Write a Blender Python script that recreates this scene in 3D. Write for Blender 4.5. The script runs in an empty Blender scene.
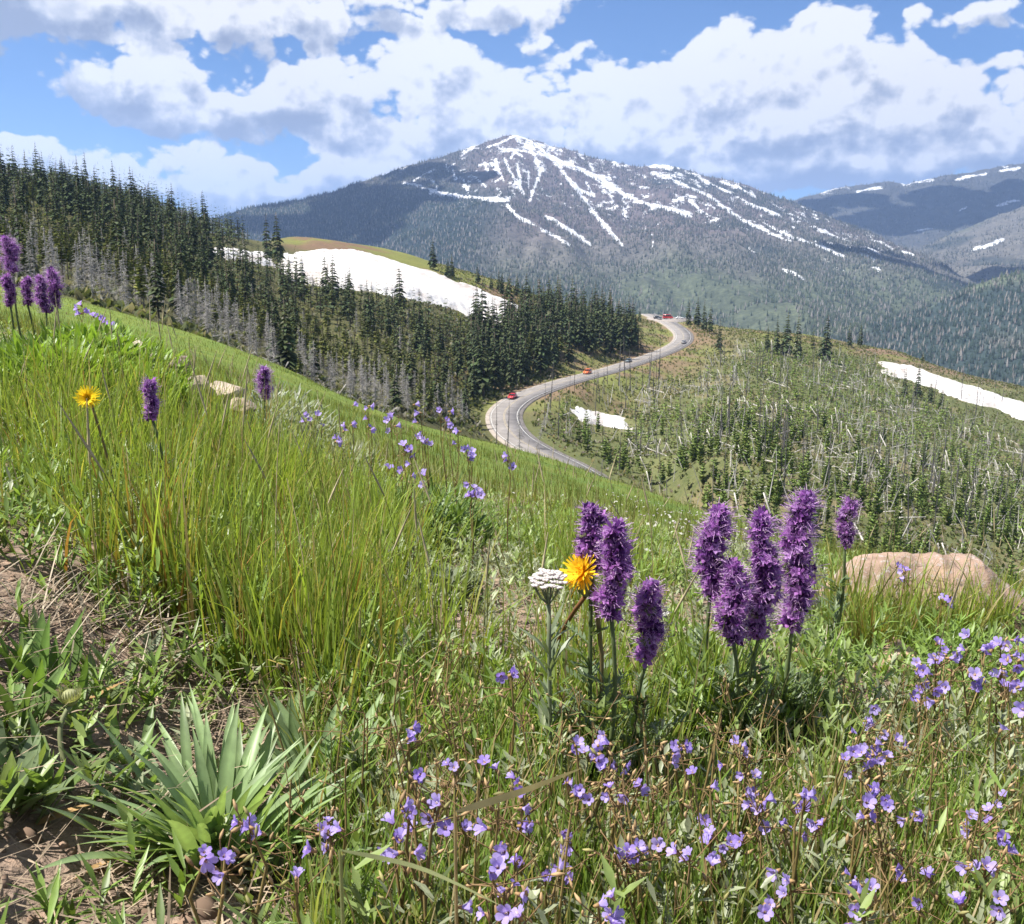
import bpy, math, random
import numpy as np
from mathutils import Vector, Matrix

R = math.radians
S = bpy.context.scene
COL = S.collection
FOC, PITCH = 1000.0, R(11.4)
CT, ST = math.cos(PITCH), math.sin(PITCH)

# ------------------------------------------------------------------ camera
cd = bpy.data.cameras.new('camera')
cam = bpy.data.objects.new('camera', cd)
COL.objects.link(cam)
cam.location = (0, 0, 0)
cam.rotation_euler = (R(90) - PITCH, 0, 0)
cd.sensor_width = 36
cd.sensor_fit = 'HORIZONTAL'
cd.lens = 36 * FOC / 1024
cd.clip_start = 0.02
cd.clip_end = 60000
cd.dof.use_dof = True
cd.dof.focus_distance = 1.35
cd.dof.aperture_fstop = 36
S.camera = cam

# ------------------------------------------------------------------ light and exposure
SUN_EL, SUN_AZ = R(61), R(-98)            # azimuth measured from the view direction (+Y), negative = left
sd = Vector((math.sin(SUN_AZ) * math.cos(SUN_EL), math.cos(SUN_AZ) * math.cos(SUN_EL), math.sin(SUN_EL)))
sl = bpy.data.lights.new('sun', 'SUN')
sl.energy = 5.0
sl.angle = R(0.53)
sl.color = (1.0, 0.955, 0.88)
sun = bpy.data.objects.new('sun', sl)
COL.objects.link(sun)
sun.rotation_euler = (-sd).to_track_quat('-Z', 'Y').to_euler()

S.view_settings.view_transform = 'Standard'
S.view_settings.look = 'None'
S.view_settings.gamma = 1
S.view_settings.use_curve_mapping = False
S.view_settings.exposure = 1.1
S.render.engine = 'CYCLES'
cy = S.cycles
cy.use_denoising = True
cy.max_bounces = 6
cy.diffuse_bounces = 3
cy.glossy_bounces = 2
cy.transmission_bounces = 4
cy.transparent_max_bounces = 8
cy.volume_bounces = 1
cy.caustics_reflective = False
cy.caustics_refractive = False
cy.sample_clamp_indirect = 6


# ------------------------------------------------------------------ node helpers
class NT:
    def __init__(s, tree):
        s.t = tree

    def n(s, typ, _in=None, **kw):
        nd = s.t.nodes.new(typ)
        for k, v in kw.items():
            setattr(nd, k, v)
        for k, v in (_in or {}).items():
            sock = nd.inputs[k]
            if isinstance(v, bpy.types.NodeSocket):
                s.t.links.new(v, sock)
            else:
                sock.default_value = v
        return nd

    def m(s, op, a, b=None, c=None, clamp=False):
        nd = s.t.nodes.new('ShaderNodeMath')
        nd.operation = op
        nd.use_clamp = clamp
        for i, v in enumerate((a, b, c)):
            if v is None:
                continue
            if isinstance(v, bpy.types.NodeSocket):
                s.t.links.new(v, nd.inputs[i])
            else:
                nd.inputs[i].default_value = v
        return nd.outputs[0]

    def v(s, op, a, b=None):
        nd = s.t.nodes.new('ShaderNodeVectorMath')
        nd.operation = op
        for i, v in enumerate((a, b)):
            if v is None:
                continue
            if isinstance(v, bpy.types.NodeSocket):
                s.t.links.new(v, nd.inputs[i])
            else:
                nd.inputs[i].default_value = v
        return nd.outputs['Value'] if op in ('LENGTH', 'DOT_PRODUCT', 'DISTANCE') else nd.outputs[0]

    def mix(s, f, a, b, mode='MIX'):
        nd = s.t.nodes.new('ShaderNodeMix')
        nd.data_type = 'RGBA'
        nd.blend_type = mode
        for i, v in ((0, f), (6, a), (7, b)):
            if isinstance(v, bpy.types.NodeSocket):
                s.t.links.new(v, nd.inputs[i])
            else:
                nd.inputs[i].default_value = v if i == 0 or len(v) == 4 else (*v, 1)
        return nd.outputs[2]

    def ramp(s, fac, stops):
        nd = s.t.nodes.new('ShaderNodeValToRGB')
        s.t.links.new(fac, nd.inputs[0])
        el = nd.color_ramp.elements
        while len(el) < len(stops):
            el.new(0.5)
        for e, (p, c) in zip(el, stops):
            e.position = p
            e.color = (*c, 1) if len(c) == 3 else c
        return nd.outputs[0]

    def smooth(s, val, lo, hi, a=0.0, b=1.0):
        nd = s.n('ShaderNodeMapRange', {'Value': val, 'From Min': lo, 'From Max': hi, 'To Min': a, 'To Max': b})
        nd.interpolation_type = 'SMOOTHSTEP'
        return nd.outputs[0]

    def noise(s, vec, scale, detail=4, rough=0.55, dist=0.0, dim='3D'):
        return s.n('ShaderNodeTexNoise', {'Vector': vec, 'Scale': scale, 'Detail': detail, 'Roughness': rough, 'Distortion': dist}, noise_dimensions=dim).outputs['Fac']


# ------------------------------------------------------------------ sky with cumulus clouds (by azimuth and elevation)
def azel(px, py):
    x, v = (px - 512) / FOC, -(py - 462) / FOC
    y, z = CT + v * ST, -ST + v * CT
    return math.atan2(x, y), math.asin(z / math.sqrt(x * x + y * y + z * z))


CLOUDS = [  # x, y, rx, ry, weight
    (20, 8, 80, 42, 1.0), (130, 22, 90, 40, .9), (250, 16, 130, 36, .9), (390, 12, 140, 30, .9), (520, 6, 80, 20, .8),
    (110, 72, 60, 26, .8), (165, 92, 75, 34, 1), (235, 112, 75, 30, 1), (300, 112, 80, 30, 1), (260, 60, 60, 18, .5),
    (350, 102, 105, 40, 1), (440, 96, 95, 48, 1.1), (480, 130, 120, 48, 1.1), (400, 142, 120, 36, 1), (500, 75, 40, 20, .7),
    (15, 165, 60, 20, 1.1), (90, 170, 70, 24, 1.1), (165, 162, 48, 24, .9), (225, 186, 90, 24, 1), (330, 190, 110, 26, 1), (50, 195, 120, 16, .8),
    (585, 112, 80, 48, 1.1), (555, 58, 42, 20, .8), (530, 42, 20, 15, .7), (640, 112, 65, 40, 1.1), (715, 98, 75, 46, 1.1),
    (780, 72, 75, 42, 1.1), (828, 48, 52, 34, 1.1), (872, 80, 75, 38, 1.1), (930, 118, 95, 38, 1.1), (1005, 116, 75, 36, 1),
    (820, 130, 170, 42, 1.4), (700, 148, 170, 34, 1.3), (690, 122, 80, 36, 1.2), (775, 112, 90, 40, 1.3), (60, 180, 90, 24, 1.2), (250, 190, 120, 24, 1.2), (420, 180, 110, 26, 1.2), (860, 164, 170, 28, 1), (970, 152, 110, 34, 1),
    (975, 28, 55, 18, .75), (918, 18, 26, 12, .7), (1010, 66, 75, 14, .6), (640, 150, 120, 36, 1), (560, 150, 90, 40, 1),
    (985, -12, 60, 12, .9),
    (840, 170, 140, 13, 1.35), (705, 174, 80, 12, 1.2), (965, 160, 70, 13, 1.3), (120, 186, 90, 14, 1.2), (350, 176, 60, 13, 1.2),
]
W = bpy.data.worlds.new('World')
S.world = W
W.use_nodes = True
W.node_tree.nodes.clear()


def cloud_group():
    g = bpy.data.node_groups.new('cloud_density', 'ShaderNodeTree')
    g.interface.new_socket('P', in_out='INPUT', socket_type='NodeSocketVector')
    g.interface.new_socket('D', in_out='OUTPUT', socket_type='NodeSocketFloat')
    g.interface.new_socket('L', in_out='OUTPUT', socket_type='NodeSocketFloat')
    k = NT(g)
    gi = k.n('NodeGroupInput')
    go = k.n('NodeGroupOutput')
    P = gi.outputs['P']
    acc, sw, swt = None, None, None
    wn = k.n('ShaderNodeTexNoise', {'Vector': P, 'Scale': 16.0, 'Detail': 1.0}, noise_dimensions='2D')
    Pw = k.v('ADD', P, k.v('MULTIPLY', k.v('SUBTRACT', wn.outputs['Color'], (.5, .5, .5)), (.05, .03, 0)))
    for (x, y, rx, ry, w) in CLOUDS:
        a, e = azel(x, y)
        d = k.v('MULTIPLY', k.v('SUBTRACT', Pw, (a, e, 0)), (FOC / rx, FOC / ry, 0))
        b = k.m('MULTIPLY_ADD', k.v('DOT_PRODUCT', d, d), -0.8, w)
        ew = k.m('EXPONENT', k.m('MULTIPLY', b, 3.2))
        et = k.m('MULTIPLY', ew, k.n('ShaderNodeSeparateXYZ', {'Vector': d}).outputs[1])
        sw = ew if sw is None else k.m('ADD', sw, ew)
        swt = et if swt is None else k.m('ADD', swt, et)
        if acc is None:
            acc = b
        else:
            nd = k.n('ShaderNodeMath', operation='SMOOTH_MAX')
            g.links.new(acc, nd.inputs[0]); g.links.new(b, nd.inputs[1]); nd.inputs[2].default_value = 0.35
            acc = nd.outputs[0]
    acc = k.m('MAXIMUM', k.m('ADD', acc, -.26), -1.2)
    sep = k.n('ShaderNodeSeparateXYZ', {'Vector': P})
    # the rest of the sky, beyond the part designed above, is half covered
    out = k.m('MAXIMUM', k.smooth(sep.outputs[1], .262, .36), k.smooth(k.m('ABSOLUTE', sep.outputs[0]), .56, .75))
    lowf = k.m('MULTIPLY_ADD', k.noise(k.v('MULTIPLY', P, (1, 1.6, 1)), 3.2, 1, dim='2D'), 4.0, -2.1)
    acc = k.m('ADD', k.m('MULTIPLY', acc, k.m('SUBTRACT', 1.0, out)), k.m('MULTIPLY', lowf, out))
    st = k.v('MULTIPLY', P, (1.0, 1.45, 1))
    n1 = k.noise(st, 13.0, 8, .58, 0, '2D')
    wv = k.v('ADD', st, k.v('MULTIPLY', wn.outputs['Color'], (.03, .03, 0)))
    v1 = k.n('ShaderNodeTexVoronoi', {'Vector': wv, 'Scale': 30.0}, feature='F1', voronoi_dimensions='2D').outputs['Distance']
    v2 = k.n('ShaderNodeTexVoronoi', {'Vector': wv, 'Scale': 78.0}, feature='F1', voronoi_dimensions='2D').outputs['Distance']
    bill = k.m('ADD', k.m('MULTIPLY_ADD', v1, -.55, .24), k.m('MULTIPLY_ADD', v2, -.42, .18))
    d = k.m('ADD', acc, k.m('ADD', k.m('MULTIPLY_ADD', n1, 2.3, -1.15), bill))
    g.links.new(d, go.inputs['D'])
    g.links.new(k.m('DIVIDE', swt, k.m('ADD', sw, 1e-5)), go.inputs['L'])
    return g


def build_world():
    k = NT(W.node_tree)
    gen = k.n('ShaderNodeTexCoord').outputs['Generated']
    dirn = k.v('NORMALIZE', gen)
    s = k.n('ShaderNodeSeparateXYZ', {'Vector': dirn})
    az = k.m('ARCTAN2', s.outputs[0], s.outputs[1])
    el = k.m('ARCSINE', s.outputs[2])
    P = k.n('ShaderNodeCombineXYZ', {'X': az, 'Y': el}).outputs[0]
    g = cloud_group()

    def dens(off):
        nd = k.n('ShaderNodeGroup', node_tree=g)
        k.t.links.new(k.v('ADD', P, (*off, 0)) if off else P, nd.inputs[0])
        return nd.outputs
    (d0, l0), (d1, l1) = [(o[0], o[1]) for o in (dens(None), dens((-.004, .0095)))]
    sky = k.n('ShaderNodeTexSky', sky_type='NISHITA', sun_disc=False, sun_elevation=SUN_EL, sun_rotation=SUN_AZ,
              altitude=2500, air_density=1.0, dust_density=.6, ozone_density=2.2).outputs[0]
    alpha = k.smooth(d0, -.05, .27)
    edge = k.m('MULTIPLY', k.m('SUBTRACT', d0, d1), .62)
    puff = k.noise(P, 26.0, 5, .55, 0, '2D')
    top = k.smooth(k.m('ADD', l0, k.m('MULTIPLY_ADD', puff, 2.6, -1.3)), -1.0, .5, .0, .92)
    thin_ = k.smooth(d0, .0, .9, .22, 0)
    lit = k.m('ADD', k.m('ADD', edge, top), thin_)
    a_, e_ = azel(22, 18)
    dk = k.v('MULTIPLY', k.v('SUBTRACT', P, (a_, e_, 0)), (1 / .075, 1 / .038, 0))
    lit = k.m('SUBTRACT', lit, k.m('MULTIPLY', k.smooth(k.v('LENGTH', dk), .5, 1.25, 1, 0), .5))
    lit = k.m('MAXIMUM', k.m('MINIMUM', lit, 1.0), .0)
    cc = k.ramp(lit, [(0, (2.5, 2.85, 3.8)), (.3, (3.5, 3.85, 4.75)), (.6, (5.4, 5.6, 6.2)), (.9, (8.0, 7.95, 7.95))])
    low = k.smooth(el, .0, .16, .22, 0)          # thin bright air near the horizon
    skyc = k.mix(low, sky, (5.6, 6.8, 8.4, 1))
    tint = k.mix(1.0, skyc, SKY_TINT, 'MULTIPLY')
    c = k.mix(alpha, tint, cc)
    bg = k.n('ShaderNodeBackground', {'Color': c, 'Strength': 0.0615})
    o = k.n('ShaderNodeOutputWorld')
    k.t.links.new(bg.outputs[0], o.inputs[0])


SKY_TINT = (.50, .74, 1.0, 1)
build_world()
W.cycles.sampling_method = 'MANUAL'
W.cycles.sample_map_resolution = 256


# ------------------------------------------------------------------ pixels, rays, noise
def ray(px, py):
    px, py = np.asarray(px, float), np.asarray(py, float)
    v = -(py - 462) / FOC
    y = CT + v * ST
    return (px - 512) / FOC / y, (-ST + v * CT) / y


def proj(x, y, z):
    dep = np.maximum(y * CT - z * ST, 1e-3)
    return 512 + FOC * x / dep, 462 - FOC * (y * ST + z * CT) / dep


def _hash(ix, iy, seed):
    h = (ix * 374761393 + iy * 668265263 + seed * 1442695041) & 0xffffffff
    h = ((h ^ (h >> 13)) * 1274126177) & 0xffffffff
    return ((h ^ (h >> 16)) & 0xffff) / 65535.0


def vnoise(x, y, seed=0):
    x, y = np.asarray(x, float), np.asarray(y, float)
    ix, iy = np.floor(x).astype(np.int64), np.floor(y).astype(np.int64)
    fx, fy = x - ix, y - iy
    fx, fy = fx * fx * (3 - 2 * fx), fy * fy * (3 - 2 * fy)
    a = _hash(ix, iy, seed) * (1 - fx) + _hash(ix + 1, iy, seed) * fx
    b = _hash(ix, iy + 1, seed) * (1 - fx) + _hash(ix + 1, iy + 1, seed) * fx
    return a * (1 - fy) + b * fy


def fbm(x, y, seed=0, oct=5, gain=.5):
    t, a, n = 0, 1.0, 0
    for i in range(oct):
        t = t + a * (vnoise(np.asarray(x) * 2 ** i, np.asarray(y) * 2 ** i, seed + i * 17) - .5)
        n += a
        a *= gain
    return t / n * 2


def sstep(a, b, x):
    t = np.clip((x - a) / (b - a), 0, 1)
    return t * t * (3 - 2 * t)


# ------------------------------------------------------------------ mesh helpers
class MB:
    """collects vertices, faces, point colours and material slots, then links them as ONE mesh object"""
    def __init__(s):
        s.v, s.f, s.c, s.mi, s.n = [], [], [], [], 0

    def add(s, v, f, col=(1, 1, 1), mi=0):
        v = np.asarray(v, float).reshape(-1, 3)
        c = np.asarray(col, float)
        if c.ndim == 1:
            c = np.tile(c, (len(v), 1))
        for q in (f if isinstance(f, list) else [f]):
            q = np.asarray(q, np.int64)
            if len(q):
                s.f.append(q + s.n)
                s.mi.append(np.full(len(q), mi, np.int32))
        s.v.append(v)
        s.c.append(c)
        s.n += len(v)

    def merge(s, o, M=None, rgb=None):
        for q, mi in zip(o.f, o.mi):
            s.f.append(q + s.n); s.mi.append(mi)
        v = np.concatenate(o.v)
        if M is not None:
            v = v @ np.array(M.to_3x3()).T + np.array(M.translation)
        c = np.concatenate(o.c)
        s.v.append(v); s.c.append(c if rgb is None else c * np.asarray(rgb)); s.n += len(v)

    def mesh(s, name, mats, smooth=False):
        v = np.concatenate(s.v)
        me = bpy.data.meshes.new(name)
        me.vertices.add(len(v))
        me.vertices.foreach_set('co', v.astype(np.float32).ravel())
        loops = np.concatenate([q.ravel() for q in s.f])
        tot = np.concatenate([np.full(len(q), q.shape[1], np.int32) for q in s.f])
        start = np.concatenate([[0], np.cumsum(tot)[:-1]]).astype(np.int32)
        me.loops.add(len(loops))
        me.loops.foreach_set('vertex_index', loops.astype(np.int32))
        me.polygons.add(len(tot))
        me.polygons.foreach_set('loop_start', start)
        me.polygons.foreach_set('loop_total', tot)
        me.polygons.foreach_set('material_index', np.concatenate(s.mi))
        if smooth:
            me.polygons.foreach_set('use_smooth', np.ones(len(tot), bool))
        c = np.concatenate(s.c)
        at = me.attributes.new('col', 'FLOAT_COLOR', 'POINT')
        at.data.foreach_set('color', np.concatenate([c, np.ones((len(c), 1))], 1).astype(np.float32).ravel())
        for m in (mats if isinstance(mats, (list, tuple)) else [mats]):
            me.materials.append(m)
        me.update(calc_edges=True)
        return me

    def build(s, name, mats, parent=None, smooth=False):
        return link(name, s.mesh(name, mats, smooth), parent)


def link(name, me, parent=None):
    o = bpy.data.objects.new(name, me)
    COL.objects.link(o)
    if parent:
        o.parent = parent
    return o


def tag(o, label=None, cat=None, group=None, kind=None):
    for k, v in (('label', label), ('category', cat), ('group', group), ('kind', kind)):
        if v:
            o[k] = v
    return o


def thing(name, label, cat, loc=(0, 0, 0), group=None, rotz=0):
    o = link(name, None)
    o.location = loc
    o.rotation_euler = (0, 0, rotz)
    return tag(o, label, cat, group)


def copy_tree(o, parent=None):
    c = o.copy()
    COL.objects.link(c)
    if parent:
        c.parent = parent
    for ch in KIDS.get(o.name, o.children):
        copy_tree(ch, c)
    return c


KIDS = {}


def grid_faces(nr, nc):
    i = np.arange((nr - 1) * (nc - 1))
    r, c = i // (nc - 1), i % (nc - 1)
    a = r * nc + c
    return np.stack([a, a + 1, a + nc + 1, a + nc], 1)


def tube(pts, rad, sides=6, cap=True):
    pts = np.asarray(pts, float)
    n = len(pts)
    rad = np.broadcast_to(np.asarray(rad, float), (n,))
    tan = np.gradient(pts, axis=0)
    tan /= np.linalg.norm(tan, axis=1, keepdims=True) + 1e-12
    ref = np.array([0, 0, 1.0]) if abs(tan[:, 2]).mean() < .8 else np.array([1.0, 0, 0])
    u = np.cross(tan, ref); u /= np.linalg.norm(u, axis=1, keepdims=True) + 1e-12
    w = np.cross(tan, u)
    a = np.arange(sides) * 2 * np.pi / sides
    v = pts[:, None] + rad[:, None, None] * (np.cos(a)[None, :, None] * u[:, None] + np.sin(a)[None, :, None] * w[:, None])
    i = np.arange((n - 1) * sides)
    r, c = i // sides, i % sides
    f = np.stack([r * sides + c, r * sides + (c + 1) % sides, (r + 1) * sides + (c + 1) % sides, (r + 1) * sides + c], 1)
    v = v.reshape(-1, 3)
    fs = [f]
    if cap:
        v = np.concatenate([v, pts[:1], pts[-1:]])
        c = np.arange(sides); k = n * sides
        fs.append(np.stack([(c + 1) % sides, c, np.full(sides, k)], 1))
        fs.append(np.stack([(n - 1) * sides + c, (n - 1) * sides + (c + 1) % sides, np.full(sides, k + 1)], 1))
    return v, fs


def ribbons(P, az, L, wid, th0, bend, nseg, prof, rng, twist=.5, fold=0.0):
    """N curved blades: base points P, heading az, length L, width wid, start angle from vertical th0, added bend"""
    P = np.asarray(P, float)
    N = len(P)
    az, L, wid, th0, bend = [np.broadcast_to(np.asarray(q, float), (N,)) for q in (az, L, wid, th0, bend)]
    ca, sa = np.cos(az), np.sin(az)
    tw = rng.uniform(-twist, twist, N)
    cx, cyy = np.cos(az + np.pi / 2 + tw), np.sin(az + np.pi / 2 + tw)
    side = np.stack([cx, cyy, np.zeros(N)], 1)
    pos = P.copy()
    rows = []
    prof = np.asarray(prof, float)
    for i in range(nseg + 1):
        t = i / nseg
        h = wid * np.interp(t, np.linspace(0, 1, len(prof)), prof)
        th = th0 + bend * t ** 1.3
        if fold:
            up = np.stack([-np.cos(th) * ca, -np.cos(th) * sa, np.sin(th)], 1)
            rows.append(np.stack([pos - side * h[:, None] * .5 + up * (h * fold)[:, None], pos, pos + side * h[:, None] * .5 + up * (h * fold)[:, None]], 1))
        else:
            rows.append(np.stack([pos - side * h[:, None] * .5, pos + side * h[:, None] * .5], 1))
        st = (L / nseg)[:, None]
        pos = pos + st * np.stack([np.sin(th) * ca, np.sin(th) * sa, np.cos(th)], 1)
    V = np.stack(rows, 1)                     # N, nseg+1, k, 3
    k = V.shape[2]
    base = np.arange(N)[:, None, None, None] * (nseg + 1) * k
    i = np.arange(nseg)[None, :, None, None] * k
    j = np.arange(k - 1)[None, None, :, None]
    f = base + i + j + np.array([0, 1, k + 1, k])[None, None, None, :]
    t = np.broadcast_to(np.linspace(0, 1, nseg + 1)[None, :, None], (N, nseg + 1, k))
    return V.reshape(-1, 3), f.reshape(-1, 4), t.reshape(-1), np.repeat(np.arange(N), (nseg + 1) * k)


def lerp(a, b, t):
    return np.asarray(a) * (1 - t)[:, None] + np.asarray(b) * t[:, None]


# ------------------------------------------------------------------ materials
def mat_new(name):
    m = bpy.data.materials.new(name)
    m.use_nodes = True
    m.node_tree.nodes.clear()
    return m, NT(m.node_tree)


def finish(k, shader):
    o = k.n('ShaderNodeOutputMaterial')
    k.t.links.new(shader, o.inputs[0])


def leaf_mat(name, trans=.35, rough=.55, spec=.25, var=.25, scale=30.0, tint=(1.15, 1.1, .55)):
    m, k = mat_new(name)
    c = k.n('ShaderNodeAttribute', attribute_name='col').outputs['Color']
    pos = k.n('ShaderNodeNewGeometry').outputs['Position']
    nz = k.noise(pos, scale, 3)
    c = k.mix(1.0, c, k.ramp(nz, [(.3, (1 - var,) * 3), (.7, (1 + var,) * 3)]), 'MULTIPLY')
    p = k.n('ShaderNodeBsdfPrincipled', {'Base Color': c, 'Roughness': rough, 'Specular IOR Level': spec}).outputs[0]
    t = k.n('ShaderNodeBsdfTranslucent', {'Color': k.mix(1.0, c, (*tint, 1), 'MULTIPLY')}).outputs[0]
    finish(k, k.n('ShaderNodeMixShader', {0: trans, 1: p, 2: t}).outputs[0])
    return m


def plain_mat(name, rough=.6, spec=.3, var=.2, scale=20.0, metal=0.0, coat=0.0, bump=0.0):
    m, k = mat_new(name)
    c = k.n('ShaderNodeAttribute', attribute_name='col').outputs['Color']
    pos = k.n('ShaderNodeTexCoord').outputs['Object']
    nz = k.noise(pos, scale, 4)
    c = k.mix(1.0, c, k.ramp(nz, [(.3, (1 - var,) * 3), (.7, (1 + var,) * 3)]), 'MULTIPLY')
    d = {'Base Color': c, 'Roughness': rough, 'Specular IOR Level': spec, 'Metallic': metal, 'Coat Weight': coat}
    if bump:
        d['Normal'] = k.n('ShaderNodeBump', {'Height': nz, 'Strength': bump, 'Distance': .02}).outputs[0]
    finish(k, k.n('ShaderNodeBsdfPrincipled', d).outputs[0])
    return m


M_GRASS = leaf_mat('grass_blade', .5, .5, .3, .2, 25)
M_LEAF = leaf_mat('broad_leaf', .38, .42, .4, .18, 60, (1.1, 1.1, .5))
M_DRY = leaf_mat('dry_straw', .15, .8, .1, .25, 60, (1, .9, .7))
M_PETAL = leaf_mat('petal', .45, .6, .15, .12, 200, (1.05, .9, 1.1))
M_NEEDLE = leaf_mat('needle_foliage', .18, .8, .05, .3, .6, (1, 1.05, .5))
M_BARK = plain_mat('bark', .9, .1, .35, 4, bump=.4)
M_DEAD = plain_mat('weathered_wood', .85, .15, .25, 3, bump=.3)
M_STEM = leaf_mat('stem', .15, .6, .2, .15, 60)

# ------------------------------------------------------------------ terrain height from surveyed points: (px: (depth, py) ...)
CTRL = {
    -300: [(.6, 924), (1, 600), (2, 430), (4, 292), (9, 275), (20, 262), (60, 255), (110, 258), (200, 200), (350, 140), (430, 160), (600, 300), (1100, 430)],
    0: [(.7, 924), (1.15, 640), (2, 500), (3, 400), (4.2, 352), (10, 322), (40, 298), (80, 285), (110, 285), (170, 258), (250, 222), (350, 185), (420, 197), (600, 330), (1100, 430)],
    150: [(2.9, 430), (4, 402), (10, 360), (40, 332), (85, 322), (115, 324), (170, 294), (250, 257), (330, 226), (400, 214), (460, 227), (600, 330), (1100, 430)],
    256: [(.78, 924), (1.2, 735), (1.6, 620), (2.5, 525), (4, 455)],
    300: [(10, 405), (40, 380), (75, 375), (120, 385), (150, 383), (220, 345), (300, 305), (380, 272), (450, 250), (500, 238), (560, 247), (700, 350), (1100, 430)],
    400: [(10, 442), (35, 424), (65, 426), (110, 436), (170, 415), (240, 368), (310, 330), (380, 292), (460, 266), (510, 252), (560, 260), (700, 360), (1100, 430)],
    500: [(8, 485), (25, 455), (50, 447), (90, 470), (150, 490), (300, 392), (350, 355), (420, 318), (480, 292), (530, 282), (580, 292), (720, 370), (1100, 430)],
    512: [(.85, 924), (1.23, 750), (1.7, 650), (2.9, 560), (4, 525)],
    600: [(8, 505), (20, 484), (42, 478), (70, 500), (130, 540), (260, 438), (290, 420), (380, 358), (430, 340), (500, 320), (550, 312), (620, 328), (750, 380), (1100, 430)],
    690: [(7, 540), (15, 518), (26, 508), (45, 540), (130, 550), (200, 478), (260, 435), (340, 392), (400, 366), (560, 320), (620, 332), (800, 390), (1100, 430)],
    768: [(.93, 924), (1.35, 755), (1.8, 670), (2.6, 605), (4, 562)],
    800: [(6, 560), (10, 545), (16, 538), (30, 580), (100, 605), (150, 530), (220, 460), (320, 405), (420, 368), (500, 345), (560, 334), (620, 338), (800, 400), (1100, 430)],
    900: [(5, 577), (8, 572), (14, 600), (100, 625), (150, 560), (250, 470), (400, 400), (470, 375), (560, 352), (620, 362), (800, 410), (1100, 432)],
    1024: [(1.0, 924), (1.6, 750), (2.3, 650), (3.5, 612), (6, 602), (12, 640), (30, 665), (100, 665), (200, 545), (300, 470), (400, 430), (440, 408), (500, 388), (560, 392), (800, 430), (1100, 440)],
    1350: [(1.1, 924), (1.8, 760), (2.8, 690), (4.5, 660), (8, 655), (20, 685), (100, 690), (200, 580), (300, 500), (450, 450), (600, 440), (1100, 442)],
}
ROAD = [(660, 532, 196), (628, 505, 204), (597, 481, 212), (565, 464, 222), (535, 449, 232), (514, 435, 242), (505, 422, 254), (506, 410, 268), (520, 398, 285),
        (545, 387.5, 305), (575, 378.5, 330), (605, 371, 358), (632, 363, 390), (655, 355, 420), (672, 348, 446), (682, 341, 470), (683, 334, 496), (676, 327, 524), (666, 321, 556), (656, 316.5, 590), (648, 314, 625)]
SA = 3.0
_pts, _val = [], []
for px, lst in CTRL.items():
    for (Y, py) in lst:
        u, r = ray(px, py)
        _pts.append((SA * u * Y / (Y + 1), math.log(Y + 1)))
        _val.append(r * Y / (Y + 1))
for (px, py, Y) in ROAD:
    u, r = ray(px, py)
    _pts.append((SA * u * Y / (Y + 1), math.log(Y + 1)))
    _val.append(r * Y / (Y + 1))
_pts, _val = np.array(_pts), np.array(_val)


def _tps(d2):
    return .5 * d2 * np.log(d2 + 1e-9)


def _solve():
    n = len(_pts)
    d2 = ((_pts[:, None] - _pts[None]) ** 2).sum(-1)
    K = _tps(d2) + np.eye(n) * 1e-3
    Pm = np.concatenate([np.ones((n, 1)), _pts], 1)
    A = np.block([[K, Pm], [Pm.T, np.zeros((3, 3))]])
    return np.linalg.solve(A, np.concatenate([_val, np.zeros(3)]))


_w = _solve()


def h_base(x, y):
    x, y = np.broadcast_arrays(np.asarray(x, float), np.asarray(y, float))
    sh = x.shape
    x, y = x.ravel(), y.ravel()
    out = np.empty(len(x))
    for i in range(0, len(x), 20000):
        xx, yy = x[i:i + 20000], np.maximum(y[i:i + 20000], -.6)
        q = np.stack([SA * xx / (yy + 1), np.log(yy + 1)], 1)
        d2 = ((q[:, None] - _pts[None]) ** 2).sum(-1)
        out[i:i + 20000] = (_tps(d2) @ _w[:-3] + _w[-3] + q @ _w[-2:]) * (yy + 1)
    return out.reshape(sh)


def _dense(pl, n):
    pl = np.asarray(pl, float)
    t = np.linspace(0, len(pl) - 1, n)
    i = np.clip(t.astype(int), 0, len(pl) - 2)
    f = (t - i)[:, None]
    p0, p1, p2, p3 = pl[np.maximum(i - 1, 0)], pl[i], pl[i + 1], pl[np.minimum(i + 2, len(pl) - 1)]
    return .5 * ((2 * p1) + (p2 - p0) * f + (2 * p0 - 5 * p1 + 4 * p2 - p3) * f ** 2 + (3 * p1 - p0 - 3 * p2 + p3) * f ** 3)


_r = []
for (px, py, Y) in ROAD:
    u, r = ray(px, py)
    _r.append((u * Y, Y, r * Y))
ROADC = _dense(_r, 260)
_k = np.ones(25) / 25
_rz = np.convolve(np.pad(ROADC[:, 2], 12, mode='edge'), _k, mode='valid')
ROADC[:, 2] = _rz
ROAD_HW = 4.9


def road_dist(x, y):
    """distance to the road's centre line and the road's height there"""
    x, y = np.asarray(x, float), np.asarray(y, float)
    sh = x.shape
    x, y = x.ravel(), y.ravel()
    d = np.full(len(x), 1e6)
    z = np.zeros(len(x))
    sel = np.where((y > 150) & (y < 700) & (x > -60) & (x < 160))[0]
    for i in range(0, len(sel), 20000):
        s = sel[i:i + 20000]
        dd = (x[s, None] - ROADC[None, :, 0]) ** 2 + (y[s, None] - ROADC[None, :, 1]) ** 2
        j = dd.argmin(1)
        d[s] = np.sqrt(dd[np.arange(len(s)), j])
        z[s] = ROADC[j, 2]
    return d.reshape(sh), z.reshape(sh)


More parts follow.
